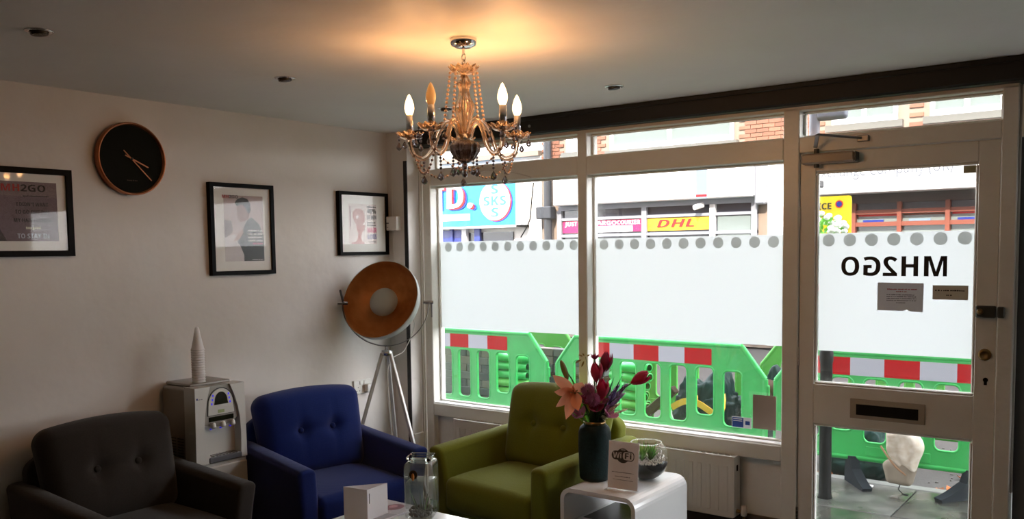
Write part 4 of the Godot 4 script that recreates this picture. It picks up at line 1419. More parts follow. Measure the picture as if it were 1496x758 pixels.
# ---------------------------------------------------------------- coffee table
func coffee_table() -> void:
	var t := thing("coffee_table", "white low coffee table in front of the blue armchair", "table", Vector3(-2.95, 0, -2.93))
	var st := new_st()
	bb(st, Vector3(0, 0.385, 0), Vector3(1.05, 0.42, 0.60), 0.006)
	put(st, "tabletop", M.white_gloss, t)
	for x in [0.02, 0.995]:
		st = new_st()
		bb(st, Vector3(x, 0, 0.03), Vector3(x + 0.035, 0.385, 0.57), 0.005)
		put(st, "side_leg", M.white_gloss, t)
	st = new_st()
	bb(st, Vector3(0.055, 0.12, 0.03), Vector3(0.995, 0.145, 0.57), 0.004)
	put(st, "shelf", M.white_gloss, t)
	# square glass jar with water and plants
	var j := thing("glass_jar", "square glass jar aquarium with water and plants on coffee table", "jar", Vector3(-2.640, 0.4205, -2.838), deg_to_rad(28))
	st = new_st()
	rbox(st, Vector3(0.066, 0.126, 0.066), 0.018, 2, 4, Transform3D(Basis(), Vector3(0, 0.127, 0)))
	put(st, "body", pane_mat("jar_glass", Color(0.85, 0.92, 0.90), 0.06), j)
	st = new_st()
	var hole := rrect(-0.040, -0.040, 0.040, 0.040, 0.008)
	plate(st, rrect(-0.048, -0.048, 0.048, 0.048, 0.010), [hole], 0.0, 0.012, Transform3D(Basis(Vector3.RIGHT, -PI / 2), Vector3(0, 0.252, 0)))
	plate(st, rrect(-0.055, -0.055, 0.055, 0.055, 0.010), [hole], 0.0, 0.012, Transform3D(Basis(Vector3.RIGHT, -PI / 2), Vector3(0, 0.264, 0)))
	put(st, "neck", M.clear_glass, j)
	st = new_st()
	rbox(st, Vector3(0.0625, 0.083, 0.0625), 0.015, 2, 3, Transform3D(Basis(), Vector3(0, 0.087, 0)))
	put(st, "water", pane_mat("water_sheet", Color(0.55, 0.68, 0.60), 0.10), j)
	st = new_st()
	var rg := RandomNumberGenerator.new()
	rg.seed = 5
	for k in 150:
		blob(st, Vector3(rg.randf_range(-0.052, 0.052), 0.012 + rg.randf() * 0.028, rg.randf_range(-0.052, 0.052)), Vector3.ONE * rg.randf_range(0.004, 0.009), 6, 4)
	var gr := put(st, "gravel", M.tank_gravel, j)
	gr.set_meta("kind", "stuff")
	for k in 9:
		st = new_st()
		var a := rg.randf() * TAU
		var p0 := Vector3(cos(a) * 0.022, 0.02, sin(a) * 0.022)
		blade(st, p0, p0 + Vector3(cos(a) * 0.026, rg.randf_range(0.06, 0.125), sin(a) * 0.026), 0.007, Vector3(cos(a), 0, sin(a)) * 0.012)
		put(st, "water_plant", M.leaf_dark if k % 3 else M.leaf_green, j)
	st = new_st()
	lathe(st, [Vector2(0, 0.0), Vector2(0.019, 0.0), Vector2(0.020, 0.003), Vector2(0.016, 0.006), Vector2(0, 0.006)], 20, Transform3D(Basis(Vector3.RIGHT, PI / 2), Vector3(-0.018, 0.205, 0.0665)))
	put(st, "cork_ring", M.dark_wood, j)
	st = new_st()
	blob(st, Vector3(-0.018, 0.196, 0.076), Vector3(0.007, 0.017, 0.005), 10, 8)
	put(st, "cork_tag", mt("amber_tag", Color(0.72, 0.42, 0.14), 0.4), j)
	# standing folded card
	var c := thing("folded_card", "white three-panel folded card standing on the coffee table", "card", Vector3(-2.80, 0.4205, -2.67))
	var L := Vector3(-0.098, 0, 0.060)
	var N := Vector3(0.030, 0, 0.040)
	var R := Vector3(0.018, 0, -0.095)
	for q in [[L, N], [N, R], [R, L]]:
		var a: Vector3 = q[0]
		var b: Vector3 = q[1]
		st = new_st()
		bx(st, (a + b) * 0.5 + Vector3(0, 0.073, 0), Vector3((b - a).length(), 0.146, 0.0012), 0.0, Basis(Vector3.UP, atan2(-(b - a).z, (b - a).x)))
		put(st, "panel", M.paper_white, c)
	st = new_st()
	var nr := (R - N).normalized()
	bx(st, N + nr * 0.012 + Vector3(0, 0.105, 0) + Vector3(0.0012, 0, 0.0), Vector3(0.0015, 0.045, 0.003), 0.0, Basis(Vector3.UP, atan2(-nr.z, nr.x)))
	put(st, "spine_print", M.ink_black, c)
	# magazine
	var m := thing("magazine", "pale magazine with pink cover picture lying on coffee table", "magazine", Vector3(-2.832, 0.4205, -2.79))
	box_part("pages", Vector3(-0.105, 0, -0.13), Vector3(0.105, 0.008, 0.13), M.paper_white, m, 0.001)
	var cov := mt("cover_print", Color.WHITE, 0.3)
	cov.albedo_texture = raster(96, 120, Color(0.72, 0.70, 0.70), [[disc(0.55, 0.28, 0.20, 18), Color(0.50, 0.32, 0.34)], [disc(0.50, 0.26, 0.09, 14), Color(0.74, 0.55, 0.56)], [px_poly([[0, 80], [96, 70], [96, 120], [0, 120]], 0, 0, 96, 120), Color(0.60, 0.58, 0.60)]], 19)
	var cv := print_sheet(m, -0.104, -0.129, 0.104, 0.129, 0, cov, "cover")
	cv.transform = Transform3D(Basis(Vector3.RIGHT, -PI / 2), Vector3(0, 0.0086, 0))

func blade(st: SurfaceTool, a: Vector3, b: Vector3, w: float, bend: Vector3, n := 5) -> void:
	st.set_smooth_group(0)
	var side := (b - a).cross(bend + Vector3(0.001, 0.0005, 0.002)).normalized()
	var prev := []
	for k in n + 1:
		var f := float(k) / n
		var c := a.lerp(b, f) + bend * (f * f)
		var ww := w * (0.35 + 1.3 * f * (1 - f) * 2.0) * (1.0 - pow(f, 6.0)) * 0.5
		var fold := (b - a).cross(side).normalized() * ww * 0.4
		var row := [c - side * ww, c + fold, c + side * ww]
		if k > 0:
			for i in 2:
				quad(st, prev[i], prev[i + 1], row[i + 1], row[i])
		prev = row

func petal_cup(st: SurfaceTool, c: Vector3, up: Vector3, r: float, h: float, n: int, open: float) -> void:
	var x := up.cross(Vector3(0.3, 0.1, 1).normalized()).normalized()
	var b := Basis(x, up.normalized(), x.cross(up.normalized()))
	for k in n:
		var bs := b * Basis(Vector3.UP, TAU * k / n + (0.5 if k % 2 else 0.0))
		st.set_smooth_group(0)
		var g := []
		for i in 6:
			var f := i / 5.0
			var row := []
			for j in 5:
				var s := (j - 2) / 2.0
				var wd := sin(clampf(f * 0.92 + 0.08, 0, 1) * PI * 0.94) * 0.85
				var rr := r * (sin(f * PI * 0.62 + 0.15) * 0.95 + open * f * f)
				var a := s * wd * 0.95
				row.append(c + bs * Vector3(rr * sin(a), h * f - h * 0.08 * s * s * f, rr * cos(a)))
			g.append(row)
		for i in 5:
			for j in 4:
				quad(st, g[i][j], g[i][j + 1], g[i + 1][j + 1], g[i + 1][j])

# ---------------------------------------------------------------- side table and what stands on it
func side_table() -> void:
	var at := Vector3(-2.198, 0, -3.800)
	var t := thing("side_table", "white bentwood waterfall side table beside the green armchair", "table", at)
	var W := 0.388
	var H := 0.52
	var th := 0.020
	var r := 0.055
	var l := PackedVector2Array([Vector2(0, 0)])
	for k in 7:
		var a := PI - PI / 2 * k / 6.0
		l.append(Vector2(r + r * cos(a), H - r + r * sin(a)))
	for k in 7:
		var a := PI / 2 - PI / 2 * k / 6.0
		l.append(Vector2(W - r + r * cos(a), H - r + r * sin(a)))
	l.append_array([Vector2(W, 0), Vector2(W - th, 0)])
	var ri := r - th
	for k in 7:
		var a := PI / 2 * k / 6.0
		l.append(Vector2(W - r + ri * cos(a), H - r + ri * sin(a)))
	for k in 7:
		var a := PI / 2 + PI / 2 * k / 6.0
		l.append(Vector2(r + ri * cos(a), H - r + ri * sin(a)))
	l.append(Vector2(th, 0))
	var st := new_st()
	plate(st, l, [], 0.0, 0.51)
	put(st, "bent_shell", M.white_gloss, t)
	st = new_st()
	bb(st, Vector3(th, 0.335, 0.012), Vector3(W - th, 0.352, 0.498), 0.003)
	put(st, "shelf", M.white_gloss, t)
	var mg := thing("magazine", "dark magazine lying on the shelf inside the side table", "magazine", Vector3(-2.020, 0.3525, -3.53))
	box_part("pages", Vector3(-0.115, 0, -0.15), Vector3(0.125, 0.012, 0.15), M.paper_white, mg, 0.001)
	var cov := mt("dark_cover", Color.WHITE, 0.2)
	cov.albedo_texture = raster(96, 120, Color(0.10, 0.10, 0.11), [[disc(0.4, 0.5, 0.22, 18), Color(0.24, 0.21, 0.20)], [disc(0.6, 0.35, 0.14, 14), Color(0.16, 0.18, 0.20)]], 29)
	var cv := print_sheet(mg, -0.114, -0.149, 0.124, 0.149, 0, cov, "cover")
	cv.transform = Transform3D(Basis(Vector3.RIGHT, -PI / 2), Vector3(0, 0.0126, 0))
	# vase
	var vb := Vector3(-2.134, 0.5205, -3.490)
	var v := thing("flower_vase", "dark teal cylindrical vase with gold neck ring holding flowers", "vase", vb)
	st = new_st()
	lathe(st, [Vector2(0, 0), Vector2(0.058, 0), Vector2(0.068, 0.006), Vector2(0.073, 0.02), Vector2(0.075, 0.08), Vector2(0.077, 0.16), Vector2(0.076, 0.225), Vector2(0.070, 0.248), Vector2(0.056, 0.262), Vector2(0.049, 0.266), Vector2(0.046, 0.258), Vector2(0.044, 0.20), Vector2(0, 0.19)], 48)
	put(st, "body", M.vase_glaze, v)
	st = new_st()
	lathe(st, [Vector2(0.046, 0.262), Vector2(0.051, 0.263), Vector2(0.052, 0.278), Vector2(0.048, 0.279), Vector2(0.046, 0.262)], 40)
	put(st, "neck_ring", M.brass, v)
	var rt := Vector3(0.801, 0, -0.598)
	var tc := Vector3(0.598, 0, 0.801)
	var o := Vector3(0, 0.27, 0)
	# position from offsets in hundredths of a metre: across, up, forward
	var at_ := func(x: float, y: float, z: float) -> Vector3: return o + (rt * x + Vector3.UP * y + tc * z) * 0.01
	var base: Vector3 = vb
	var stem := func(th_: Node3D, to: Vector3, rad := 0.0028) -> void:
		var s := new_st()
		var root := Vector3(to.x * 0.12, 0.21, to.z * 0.12)
		tube(s, smooth_path([root, o + Vector3(to.x * 0.18, 0.02, to.z * 0.18), to.lerp(o, 0.35) + Vector3(0, 0.02, 0), to], 4), rad, 6)
		put(s, "stem", M.stem_green, th_)
	var tulips := [[[5.2, 27.0, 1.0], [0.2, 1, 0.1], "dark red tulip standing highest in the vase"], [[1.0, 22.5, 3.0], [-0.05, 1, 0.1], "crimson tulip between the tallest tulip and the lily"], [[3.4, 15.0, 4.5], [0.05, 1, 0.25], "crimson tulip lowest of the tight cluster"], [[20.0, 20.0, 1.0], [1.0, 0.55, 0.0], "crimson tulip leaning far out over the window"]]
	for q in tulips:
		var f := thing("tulip", q[2], "flower", base, 0, "flowers in the teal vase")
		var c: Vector3 = at_.call(q[0][0], q[0][1], q[0][2])
		var dv: Vector3 = (rt * q[1][0] + Vector3.UP * q[1][1] + tc * q[1][2]).normalized()
		stem.call(f, c)
		st = new_st()
		petal_cup(st, c - dv * 0.034, dv, 0.037, 0.098, 6, -0.30)
		put(st, "petals", M.petal_red if q[0][0] != 5.2 else M.petal_dark, f)
		st = new_st()
		petal_cup(st, c - dv * 0.030, dv, 0.031, 0.088, 4, -0.45)
		put(st, "inner_petals", M.petal_red, f)
	# lily
	var f := thing("lily", "peach lily with pointed curling petals in the vase", "flower", base, 0, "flowers in the teal vase")
	var lc: Vector3 = at_.call(-9.5, 14.5, 3.0)
	stem.call(f, lc)
	for q in [[-9.0, 9.0, 1.0], [-8.5, 2.5, 3.0], [-8.0, -3.5, 4.0], [-4.0, -8.5, 4.5], [3.0, 6.0, 2.0], [1.0, -5.0, 5.0]]:
		st = new_st()
		var dv: Vector3 = (rt * q[0] + Vector3.UP * q[1] + tc * q[2]) * 0.01
		blade(st, lc, lc + dv * 1.15, 0.058, tc * 0.02 + Vector3(0, -0.012, 0), 7)
		put(st, "petal", M.petal_peach, f)
	for k in 5:
		st = new_st()
		var dv: Vector3 = (rt * (-2.0 + k) + Vector3.UP * (1.0 + (k % 2)) + tc * 4.0) * 0.01
		tube(st, [lc, lc + dv], [0.0012, 0.0026], 5)
		put(st, "stamen", M.twig, f)
	# bud of the lily
	f = thing("lily_bud", "long closed olive lily bud at the top of the bouquet", "flower", base, 0, "flowers in the teal vase")
	var bc: Vector3 = at_.call(-14.0, 25.0, 0.0)
	stem.call(f, bc)
	st = new_st()
	blob(st, bc, Vector3(0.014, 0.050, 0.014), 12, 10, Basis(tc, 0.32))
	put(st, "bud", mt("bud_olive", Color(0.40, 0.38, 0.16), 0.6), f)
	# pompoms
	var pn := 0
	for q in [[-3.5, 16.0, 4.0], [-1.2, 11.8, 5.5]]:
		f = thing("pompom_flower", ["mauve pompom flower beside the lily, the upper one", "mauve pompom flower beside the lily, the lower one"][pn], "flower", base, 0, "flowers in the teal vase")
		pn += 1
		var c: Vector3 = at_.call(q[0], q[1], q[2])
		stem.call(f, c)
		st = new_st()
		var rg := RandomNumberGenerator.new()
		rg.seed = 100 + pn
		for k in 150:
			var y := 1.0 - 2.0 * (k + 0.5) / 150.0
			var a := k * 2.39996
			var dv := Vector3(sqrt(1 - y * y) * cos(a), y, sqrt(1 - y * y) * sin(a))
			blade(st, c + dv * 0.010, c + dv * rg.randf_range(0.034, 0.041), 0.009, dv.cross(Vector3(0.3, 1, 0.2)) * 0.004, 2)
		put(st, "florets", M.petal_mauve, f)
	# lavender sprigs and pale sprays
	var ln := 0
	for q in [[10.5, 16.5, 1.5, "petal_lilac"], [14.5, 17.0, 0.5, "petal_lilac"], [12.5, 13.0, 3.0, "petal_lilac"], [10.0, 8.5, 4.0, "petal_pale"], [13.0, 6.0, 3.5, "petal_pale"]]:
		f = thing("lavender_sprig" if ln < 3 else "fern_sprig", ["lilac lavender sprig beside the dark leaf blades", "lilac lavender sprig reaching furthest towards the leaning tulip", "lilac lavender sprig in front of the other sprigs", "pale cream spray above the other pale spray", "pale cream spray drooping lowest over the vase neck"][ln], "flower", base, 0, "flowers in the teal vase")
		ln += 1
		var c: Vector3 = at_.call(q[0], q[1], q[2])
		stem.call(f, c, 0.0018)
		st = new_st()
		var rg := RandomNumberGenerator.new()
		rg.seed = 200 + ln
		var dv: Vector3 = (c - o).normalized()
		for k in 64:
			var fr := k / 63.0
			var p: Vector3 = c - dv * 0.105 * (1 - fr)
			var a := k * 2.4
			var sd := (rt * cos(a) + Vector3.UP.cross(rt) * sin(a)) * 0.020 * (1.1 - fr * 0.7)
			blade(st, p, p + sd + dv * 0.018, 0.012, Vector3(0, 0.004, 0), 2)
		put(st, "florets", M[q[3]], f)
	# small mauve blooms at the neck
	var mn := 0
	for q in [[-6.0, 3.5, 4.0], [5.5, 3.5, 4.5], [0.0, 6.0, 5.0], [-2.5, 9.0, 1.0], [2.0, 9.0, 2.0]]:
		f = thing("small_bloom", ["small dusky bloom at the vase neck below the lily", "small dusky bloom at the vase neck below the pale sprays", "small dusky bloom at the front of the vase neck", "small dusky bloom behind the pompoms", "small dusky bloom under the lowest tulip"][mn], "flower", base, 0, "flowers in the teal vase")
		var c: Vector3 = at_.call(q[0], q[1], q[2])
		stem.call(f, c)
		st = new_st()
		petal_cup(st, c, (rt * q[0] * 0.1 + Vector3.UP * 0.8 + tc * 0.4).normalized(), 0.026, 0.040, 6, 0.7)
		put(st, "petals", M.petal_mauve if mn < 2 else M.petal_dark, f)
		mn += 1
	# dark spiky bloom on top
	f = thing("spiky_bloom", "dark spiky bloom behind the highest tulips", "flower", base, 0, "flowers in the teal vase")
	var sc: Vector3 = at_.call(0.5, 29.5, -2.0)
	stem.call(f, sc)
	for k in 9:
		st = new_st()
		var a := TAU * k / 9
		blade(st, sc, sc + (rt * cos(a) + tc * sin(a)) * 0.022 + Vector3(0, 0.022 + 0.01 * (k % 2), 0), 0.012, Vector3(0, -0.004, 0), 3)
		put(st, "petal", M.petal_dark, f)
	# thin dried twig
	f = thing("dried_twig", "thin dried twig with small seed leaves above the bouquet", "twig", base, 0, "flowers in the teal vase")
	var tw: Vector3 = at_.call(-4.0, 31.0, 0.0)
	stem.call(f, tw, 0.0012)
	for q in [[-3.5, 1.0], [-5.0, -3.0], [-1.5, 1.6], [2.0, 1.0], [-2.0, -5.0]]:
		st = new_st()
		blade(st, tw + (rt * q[0] * 0.4 + Vector3.UP * q[1] * 0.4) * 0.01, tw + (rt * q[0] + Vector3.UP * q[1]) * 0.01, 0.010, Vector3(0, 0.002, 0), 3)
		put(st, "seed_leaf", M.twig, f)
	# leaf blades
	var leaves := [[[-10.5, 25.0, -1.0], "leaf_bright", 0.020, "bright green narrow leaf beside the lily bud"], [[-12.0, 9.0, 6.0], "leaf_bright", 0.016, "bright green leaf hanging below the lily"], [[8.0, 22.0, -1.0], "leaf_dark", 0.022, "dark leaf blade rising behind the tulip cluster"], [[11.5, 24.5, 2.0], "leaf_dark", 0.026, "broad dark leaf blade leaning towards the window"], [[13.0, 21.0, 0.0], "leaf_dark", 0.020, "dark leaf blade behind the lavender"], [[-5.0, 12.0, 0.0], "leaf_green", 0.022, "mid green leaf behind the pompoms"], [[5.0, 12.0, 4.0], "leaf_dark", 0.024, "short dark leaf under the lowest tulip"], [[-8.0, 7.0, 2.0], "leaf_green", 0.020, "mid green leaf low under the lily"], [[2.0, 11.0, -2.0], "leaf_dark", 0.03, "short dark leaf in the middle of the bouquet"], [[-2.0, 8.0, 4.5], "leaf_dark", 0.026, "short dark leaf at the front of the vase neck"]]
	for q in leaves:
		var end: Vector3 = at_.call(q[0][0], q[0][1], q[0][2])
		st = new_st()
		blade(st, o + Vector3(end.x * 0.2, -0.03, end.z * 0.2), end, q[2], (rt * q[0][0] * 0.002 + tc * 0.01), 8)
		var lf := put(st, "bouquet_leaf", M[q[1]], null, base)
		tag(lf, q[3], "leaf", "leaves in the teal vase")
	# wifi sign in an acrylic stand
	var s := thing("wifi_sign", "white upright sign with black WiFi logo in clear acrylic stand", "sign", Vector3(-1.932, 0.5205, -3.394), deg_to_rad(4))
	var tilt := Basis(Vector3.RIGHT, -0.10)
	var xf := Transform3D(tilt, Vector3(0, 0.004, 0))
	st = new_st()
	bx(st, xf * Vector3(0, 0.106, 0), Vector3(0.148, 0.212, 0.001), 0.0, tilt)
	put(st, "card", M.paper_white, s)
	st = new_st()
	bx(st, xf * Vector3(0, 0.107, 0.003), Vector3(0.152, 0.216, 0.002), 0.0, tilt)
	bx(st, xf * Vector3(0, 0.107, -0.003), Vector3(0.152, 0.216, 0.002), 0.0, tilt)
	put(st, "acrylic_sheets", M.picture_glass, s)
	st = new_st()
	bx(st, Vector3(0, 0.0015, 0.012), Vector3(0.150, 0.003, 0.050))
	put(st, "acrylic_foot", M.picture_glass, s)
	var lg := thing_part("logo", s)
	lg.transform = xf * Transform3D(Basis(), Vector3(-0.003, 0.150, 0.0006))
	st = new_st()
	plate(st, disc(0, 0, 0.033, 32), [], 0, 0.0004)
	plate(st, rrect(-0.056, -0.020, 0.022, 0.020, 0.019, 6), [], 0, 0.0004)
	plate(st, rrect(-0.004, -0.022, 0.056, 0.022, 0.018, 6), [], 0, 0.0004)
	put(st, "cloud", M.ink_black, lg)
	st = new_st()
	plate(st, rrect(0.000, -0.018, 0.052, 0.018, 0.014, 6), [], 0.0005, 0.0008)
	put(st, "bubble", M.ink_white, lg)
	text_on("Wi", 0.026, M.ink_white, lg, flat(-0.027, 0.0, 0.0007), "lettering", true, 0.042, 0.0004)
	text_on("Fi", 0.026, M.ink_black, lg, flat(0.026, 0.0, 0.0011), "lettering", true, 0.032, 0.0004)
	text_on("FREE", 0.006, M.ink_white, lg, flat(0.0, 0.0265, 0.0007), "lettering", true, 0.022, 0.0004)
	var wr := thing_part("small_print", s)
	wr.transform = xf
	strokes(wr, Rect2(-0.055, 0.073, 0.108, 0.004), 1, M.ink_grey, 95, 0.0006)
	strokes(wr, Rect2(-0.038, 0.054, 0.074, 0.004), 1, M.ink_grey, 96, 0.0006)
	strokes(wr, Rect2(-0.048, 0.040, 0.100, 0.003), 1, M.ink_grey, 97, 0.0006)
	# terrarium bowl
	var b := thing("terrarium_bowl", "round glass terrarium bowl with black soil, white pebbles and grassy plant", "terrarium", Vector3(-1.940, 0.5205, -3.636))
	st = new_st()
	var bp := []
	for k in 17:
		var a := -PI * 0.42 + (PI * 0.42 + 0.82) * k / 16.0
		bp.append(Vector2(0.104 * cos(a), 0.098 + 0.104 * sin(a)))
	bp.push_front(Vector2(0, bp[0].y))
	lathe(st, bp, 48)
	put(st, "bowl", pane_mat("bowl_glass", Color(0.92, 0.96, 0.95), 0.04), b)
	st = new_st()
	var rim := []
	for k in 33:
		var a := TAU * k / 32
		rim.append(Vector3(bp[-1].x * cos(a), bp[-1].y, bp[-1].x * sin(a)))
	tube(st, rim, 0.0022, 8, false)
	put(st, "rim", M.clear_glass, b)
	st = new_st()
	var sp := [Vector2(0, 0.006)]
	for k in 8:
		var a := -PI * 0.40 + (PI * 0.40 - 0.22) * k / 7.0
		sp.append(Vector2(0.101 * cos(a), 0.098 + 0.101 * sin(a)))
	sp.append(Vector2(0, 0.080))
	lathe(st, sp, 40)
	put(st, "soil", M.black_soil, b)
	var rg2 := RandomNumberGenerator.new()
	rg2.seed = 77
	st = new_st()
	for k in 420:
		var a := rg2.randf() * TAU
		var rr := sqrt(rg2.randf()) * 0.093
		var hh := 0.084 + 0.02 * clampf(1.0 - absf(sin(a * 0.5 + 0.6)) * 1.3, 0, 1) * (rr / 0.09)
		blob(st, Vector3(rr * cos(a), hh + rg2.randf() * 0.006, rr * sin(a)), Vector3.ONE * rg2.randf_range(0.003, 0.006), 5, 3)
	var pb := put(st, "pebbles", M.white_pebble, b)
	pb.set_meta("kind", "stuff")
	for k in 60:
		st = new_st()
		var a := rg2.randf() * TAU
		var tall := rg2.randf_range(0.045, 0.10) * (1.0 if k % 3 else 0.6)
		var off := rt * (0.020 if k % 2 else -0.022) + tc * 0.01
		var out := Vector3(cos(a), 0, sin(a)) * rg2.randf_range(0.010, 0.034)
		blade(st, off + Vector3(0, 0.084, 0), off + Vector3(0, 0.084 + tall, 0) + out, 0.010, out * 0.5, 4)
		put(st, "leaf", M.leaf_bright if k % 3 else M.leaf_green, b)

# ---------------------------------------------------------------- the street outside
func street() -> void:
	var p := thing("pavement", "wet grey flagstone pavement outside the shop door", "pavement", Vector3.ZERO, 0, "", "structure")
	box_part("bed", Vector3(-16, GY - 0.2, -6.72), Vector3(9, GY - 0.012, -4.35), mt("joint_dirt", Color(0.13, 0.125, 0.115), 0.7), p)
	var st := new_st()
	bx(st, Vector3(0, -0.01, 0), Vector3(0.74, 0.03, 0.745), 0.004)
	var sm := mesh_of(st)
	var n := 0
	for row in 3:
		for k in 14:
			var x := -8.6 + 0.75 * k + (0.34 if row % 2 else 0.08)
			var z := -4.83 - 0.757 * row
			var tiltb := Basis(Vector3(1, 0, 0.5).normalized(), 0.0015 * sin(n * 2.1))
			again(sm, "paving_slab", M["slab_%d" % (n * 7 % 3)], p, Transform3D(tiltb, Vector3(x, GY - 0.005, z)))
			n += 1
	box_part("step", Vector3(-1.48, GY, -4.42), Vector3(-0.50, -0.004, -4.27), M.kerb_stone, p, 0.01)
	var kb := thing("kerb", "grey stone kerb along the pavement edge", "kerb", Vector3.ZERO, 0, "", "structure")
	st = new_st()
	bx(st, Vector3.ZERO, Vector3(0.905, 0.24, 0.13), 0.015)
	var km := mesh_of(st)
	for k in 18:
		again(km, "kerb_stone", M.kerb_stone, kb, Transform3D(Basis(), Vector3(-10.5 + 0.915 * k, GY - 0.12, -6.79)))
	var road := shell("road", "gritty grey tarmac road between the two rows of shops", "road", Vector3(-30, RY - 0.3, -24), Vector3(20, RY, -6.855), M.tarmac)
	# fallen leaves and stones in the gutter
	var rg := RandomNumberGenerator.new()
	rg.seed = 31
	var lm := []
	for v in 3:
		st = new_st()
		for s in 5:
			var a := -1.2 + 0.6 * s
			blade(st, Vector3.ZERO, Vector3(sin(a), 0.10 + 0.05 * v, cos(a)) * (0.06 if s % 2 == 0 else 0.045), 0.030, Vector3(0, 0.02 - 0.012 * (s % 3), 0), 4)
		lm.append(mesh_of(st))
	for k in 34:
		var x := -1.36 + rg.randf() * 0.46
		var z := -6.87 - rg.randf() * 0.35
		if k > 24:
			x = -2.3 + rg.randf() * 1.6
			z = -6.95 - rg.randf() * 1.2
		var o := again(lm[k % 3], "fallen_leaf", M.leaf_orange if k % 3 else M.leaf_brown, null, Transform3D(Basis(Vector3.UP, rg.randf() * TAU).scaled(Vector3.ONE * rg.randf_range(1.1, 1.9)), Vector3(x, RY + 0.005, z)))
		tag(o, "curled orange-brown autumn leaf lying in the gutter behind the barrier", "leaf", "fallen leaves in the gutter")
	st = new_st()
	for k in 260:
		blob(st, Vector3(rg.randf_range(-6.5, 0.2), RY + 0.004, rg.randf_range(-10.5, -6.88)), Vector3(rg.randf_range(0.006, 0.018), 0.008, rg.randf_range(0.006, 0.018)), 5, 3)
	var grit := put(st, "grit", M.stone, road)
	grit.set_meta("kind", "stuff")
	var rock := new_st()
	rbox(rock, Vector3(0.030, 0.020, 0.026), 0.012, 1, 2)
	tag(put(rock, "stone", mt("stone_tan", Color(0.42, 0.32, 0.20), 0.9), null, Vector3(-1.93, RY + 0.018, -7.05)), "small tan stone lying on the tarmac behind the door barrier", "stone")
	rock = new_st()
	rbox(rock, Vector3(0.030, 0.006, 0.022), 0.005, 1, 2)
	tag(put(rock, "paper_scrap", M.paper_white, null, Vector3(-1.70, GY + 0.012, -6.60)), "small white scrap lying by the kerb", "litter")
	# black bollard
	st = new_st()
	lathe(st, [Vector2(0, 0), Vector2(0.050, 0), Vector2(0.043, 0.03), Vector2(0.041, 0.10), Vector2(0.041, 0.95), Vector2(0.046, 0.97), Vector2(0.046, 1.03), Vector2(0.03, 1.06), Vector2(0, 1.065)], 28)
	tag(put(st, "bollard", M.iron_black, null, Vector3(-1.880, GY, -6.16)), "slim black iron bollard on the pavement outside the door", "bollard")

const SLOTS := 7
func barrier_thing(label: String, at: Vector3, turn: float, m: Material, stripes: bool) -> Node3D:
	var b := thing("street_barrier", label, "barrier", at, turn, "green plastic street barriers")
	var key := "barrier" + str(m.resource_name)
	if not mesh_cache.has(key):
		var outer := PackedVector2Array([Vector2(-0.985, 0.19), Vector2(0.985, 0.19), Vector2(0.985, 0.72), Vector2(0.79, 0.97), Vector2(-0.79, 0.97), Vector2(-0.985, 0.72)])
		var holes := []
		for k in SLOTS:
			var x := -0.72 + 0.24 * k
			holes.append(rrect(x - 0.083, 0.385 if k == SLOTS - 2 or k == 1 else 0.312, x + 0.083, 0.79 if absf(x) < 0.7 else 0.77, 0.045, 4))
		var st := new_st()
		plate(st, outer, holes, -0.018, 0.018)
		mesh_cache[key] = mesh_of(st)
		var sr := new_st()
		var ol := []
		for p in outer:
			ol.append(Vector3(p.x, p.y, 0))
		ol.append(ol[0])
		for i in 6:
			tube(sr, [ol[i], ol[i + 1]], 0.024, 8)
		mesh_cache[key + "rim"] = mesh_of(sr)
		for k in SLOTS:
			var ss := new_st()
			var hl := []
			for p in holes[k]:
				hl.append(Vector3(p.x, p.y, 0.016))
			hl.append(hl[0])
			tube(ss, hl, 0.009, 6, false)
			mesh_cache[key + "slot%d" % k] = mesh_of(ss)
	again(mesh_cache[key], "panel", m, b)
	again(mesh_cache[key + "rim"], "edge_tube", m, b)
	for k in SLOTS:
		again(mesh_cache[key + "slot%d" % k], "slot_rim", m, b)
	if stripes:
		for k in 5:
			box_part("stripe", Vector3(-0.66 + 0.24 * k, 0.806, 0.018), Vector3(-0.42 + 0.24 * k, 0.938, 0.021), M.board_red if k % 2 == 0 else M.board_white, b)
	var bs := new_st()
	bb(bs, Vector3(-0.30, 0.215, 0.016), Vector3(0.14, 0.285, 0.022), 0.004)
	put(bs, "name_plate", m, b)
	for s in [-1.0, 1.0]:
		var f := new_st()
		var prof := PackedVector2Array([Vector2(-0.06, 0.0), Vector2(0.27, 0.0), Vector2(0.28, 0.022), Vector2(0.20, 0.05), Vector2(0.07, 0.115), Vector2(0.035, 0.20), Vector2(-0.035, 0.20), Vector2(-0.06, 0.06)])
		plate(f, prof, [], -0.035, 0.035, Transform3D(Basis(Vector3.UP, -s * 0.65) * Basis(Vector3(0, 0, 1), Vector3.UP, Vector3(-1, 0, 0)), Vector3(0.40 * s, 0, 0)))
		put(f, "foot", M.rubber, b)
	var hk := new_st()
	bx(hk, Vector3(0.995, 0.66, 0), Vector3(0.05, 0.03, 0.03), 0.006)
	bx(hk, Vector3(1.012, 0.62, 0), Vector3(0.016, 0.08, 0.03), 0.004)
	put(hk, "hook", m, b)
	return b

